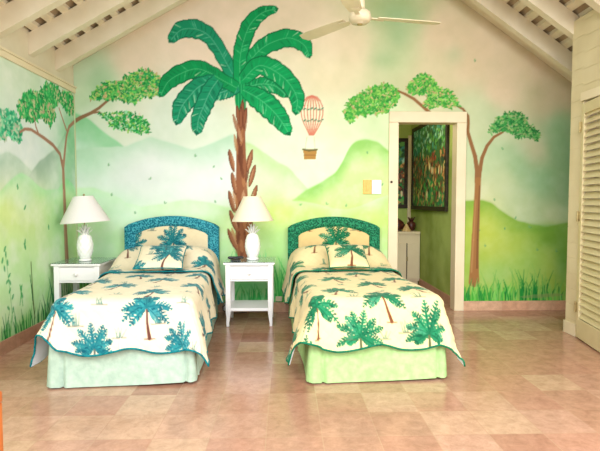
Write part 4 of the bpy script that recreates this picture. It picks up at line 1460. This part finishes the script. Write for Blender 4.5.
for a in (11, 129, 250):
    bm = nb()
    pts_t, pts_b = [], []
    outl = [(.15, -.05), (.3, -.062), (.6, -.068), (.70, -.055), (.725, 0), (.70, .055), (.6, .068), (.3, .062), (.15, .05)]
    top = [bm.verts.new((x, y, .006 + y * .18)) for x, y in outl]; bot = [bm.verts.new((x, y, y * .18)) for x, y in outl]
    bm.faces.new(top); bm.faces.new(bot[::-1])
    for i in range(len(outl)): bm.faces.new([bot[i], bot[(i + 1) % 9], top[(i + 1) % 9], top[i]])
    bl = obj('blade', bm, M_FAN, t)
    bl.rotation_euler = (0, 0, R(a))
    bm = nb(); bx(bm, .08, .19, -.018, .018, -.008, -.001); bx(bm, .15, .22, -.035, .035, -.006, -.001)
    obj('blade_arm', bm, M_FAN, bl)

# ================================================================== BEYOND THE DOORWAY
def art(w, h, seed, res=.006):
    cv = Canvas(0, 0, w, h, res, seed)
    base = cv.fbm(.3, seed)
    cv.a[:] = rgb(58, 92, 52)
    cv.a += (rgb(30, 120, 90) - cv.a) * np.clip((base - .45) * 4, 0, 1)[..., None]
    rg = random.Random(seed)
    cols = [rgb(40, 110, 60), rgb(120, 74, 50), rgb(30, 70, 50), rgb(160, 104, 66), rgb(90, 150, 70), rgb(44, 40, 34), rgb(196, 150, 90), rgb(60, 130, 120), rgb(130, 50, 40)]
    for k in range(900):
        x, y = rg.uniform(0, w), rg.uniform(0, h)
        f = y / h
        if f > .62: c = rg.choice([cols[0], cols[4], cols[7], cols[2], rgb(150, 190, 170)])
        elif f > .32: c = rg.choice([cols[1], cols[3], cols[5], cols[8], cols[6], cols[2], cols[0]])
        else: c = rg.choice([cols[0], cols[4], rgb(40, 150, 70), cols[6], cols[1], cols[5]])
        cv.leaf(x, y, rg.uniform(0, PI), rg.uniform(.04, .11), rg.uniform(.012, .03), c, .85)
    for k in range(46):     # upright figures among trees
        x, y = rg.uniform(.05, w - .05), h * rg.choice([.12, .18, .38, .45]) + rg.uniform(-.03, .03)
        cv.leaf(x, y, PI / 2, .10, .016, rg.choice([rgb(200, 170, 110), rgb(150, 60, 46), rgb(210, 200, 160), rgb(80, 60, 50)]), .95)
        cv.blob(x, y + .15, .012, .014, rgb(84, 52, 36), 1)
    return cv


def painting(label, w, h, M, seed):
    """stands in x (width) and z (height), facing -y, then moved by M"""
    t = thing('framed_painting', label, 'painting', (0, 0, 0), 0, 'framed paintings in the room beyond')
    t.matrix_world = M
    f = .055
    bm = nb()
    bx(bm, 0, w, -.035, -.002, 0, f); bx(bm, 0, w, -.035, -.002, h - f, h)
    bx(bm, 0, f, -.035, -.002, f, h - f); bx(bm, w - f, w, -.035, -.002, f, h - f)
    obj('frame', bm, M_FRAME, t, bevel=.006)
    cv = art(w, h, seed)
    gx, gz = np.meshgrid(np.linspace(f, w - f, int(w / .01)), np.linspace(f, h - f, int(h / .01)))
    P = np.stack([gx, np.full_like(gx, -.02), gz], -1)
    link_mesh('canvas', grid_mesh('canvas', P, to_lin(np.clip(cv.sample(gx.ravel(), gz.ravel()) * 1.22, 0, 1))), M_ART, t)
    return t


painting('large jungle scene painting on the side wall beyond the doorway', 1.62, 1.19, Matrix.Translation((HX1, 7.45, 1.085)) @ Matrix.Rotation(R(-90), 4, 'Z'), 71)
painting('narrower green painting on the far wall beyond the doorway', 1.00, 1.06, Matrix.Translation((.87, HY1, 1.10)), 72)

# cabinet
t = thing('storage_cabinet', 'cream two-door cabinet seen through the doorway', 'cabinet', (1.722, 7.30, 0))
hx = .19
bm = nb()
bx(bm, -hx + .02, hx - .02, -.26, .28, 0, .07)
bx(bm, -hx, hx, -.28, .28, .07, .74)
obj('body', bm, M_CREAM, t, bevel=.004)
obj('cabinet_top', box(-hx - .012, hx - .001, -.30, .28, .741, .775), M_CREAM, t, bevel=.005)
for s in (-1, 1):
    dx0, dx1 = (-hx + .015, -.006) if s < 0 else (.006, hx - .015)
    d = obj('cabinet_door', box(dx0, dx1, -.298, -.281, .10, .61), M_CREAM, t, bevel=.004)
    k = nb(); bx(k, -.012 * s - .004 + (-.02 if s < 0 else .02), -.012 * s + .004 + (-.02 if s < 0 else .02), -.316, -.2985, .36, .42); obj('handle', k, M_BRASS, d)
obj('seam', box(-.0055, .0055, -.299, -.2805, .10, .61), M_HOLE, t)

def pot(label, x, y, s, prof, m, spikes=False, group=None):
    bm = nb()
    lathe(bm, [(r * s, z * s) for r, z in prof], 28)
    t = thing('ornament_pot', label, 'ornament', (x, y, .776), 0, group)
    obj('pot_body', bm, m, t, True)
    if spikes:
        bm = nb()
        for k in range(7):
            a = k * 2 * PI / 7
            tube(bm, [(.02 * math.cos(a), .02 * math.sin(a), .145), (.055 * math.cos(a), .055 * math.sin(a), .20)], [.012, .003], 6)
        obj('spiky_crown', bm, m, t, True)
    return t
pot('round brown pot at the left edge of the cabinet top', 1.62, 7.2, 1.1, [(.04, 0), (.09, .03), (.105, .08), (.075, .13), (.03, .155), (.034, .165)], M_BROWNPOT, group=None)
pot('dark brown pot with spiky crown on the cabinet top', 1.835, 7.22, .92, [(.035, 0), (.065, .03), (.072, .08), (.06, .13), (.03, .15), (.02, .155)], M_BROWNPOT, True)
bm = nb()
lathe(bm, [(.068, 0), (.065, .01), (.042, .05), (.018, .095), (.002, .115)], 28)
o = obj('cone_ornament', bm, M_TANSHELL, None, True)
o.location = (1.728, 7.07, .776)
tag(o, 'pale cone-shaped ornament between the two brown pots', 'ornament')

# piece of wooden furniture at the left edge of the picture
t = thing('wooden_table', 'orange-brown wooden table cut off by the left picture edge', 'table', (-.93, .95, 0))
for sx in (-1, 1):
    for sy in (-1, 1):
        l = nb(); bx(l, sx * .225 - .025, sx * .225 + .025, sy * .225 - .025, sy * .225 + .025, 0, .735); obj('leg', l, M_WOOD, t, bevel=.003)
obj('tabletop', box(-.2525, .2525, -.25, .25, .7355, .765), M_WOOD, t, bevel=.006)
obj('apron', box(-.2, .2, .215, .235, .65, .735), M_WOOD, t)
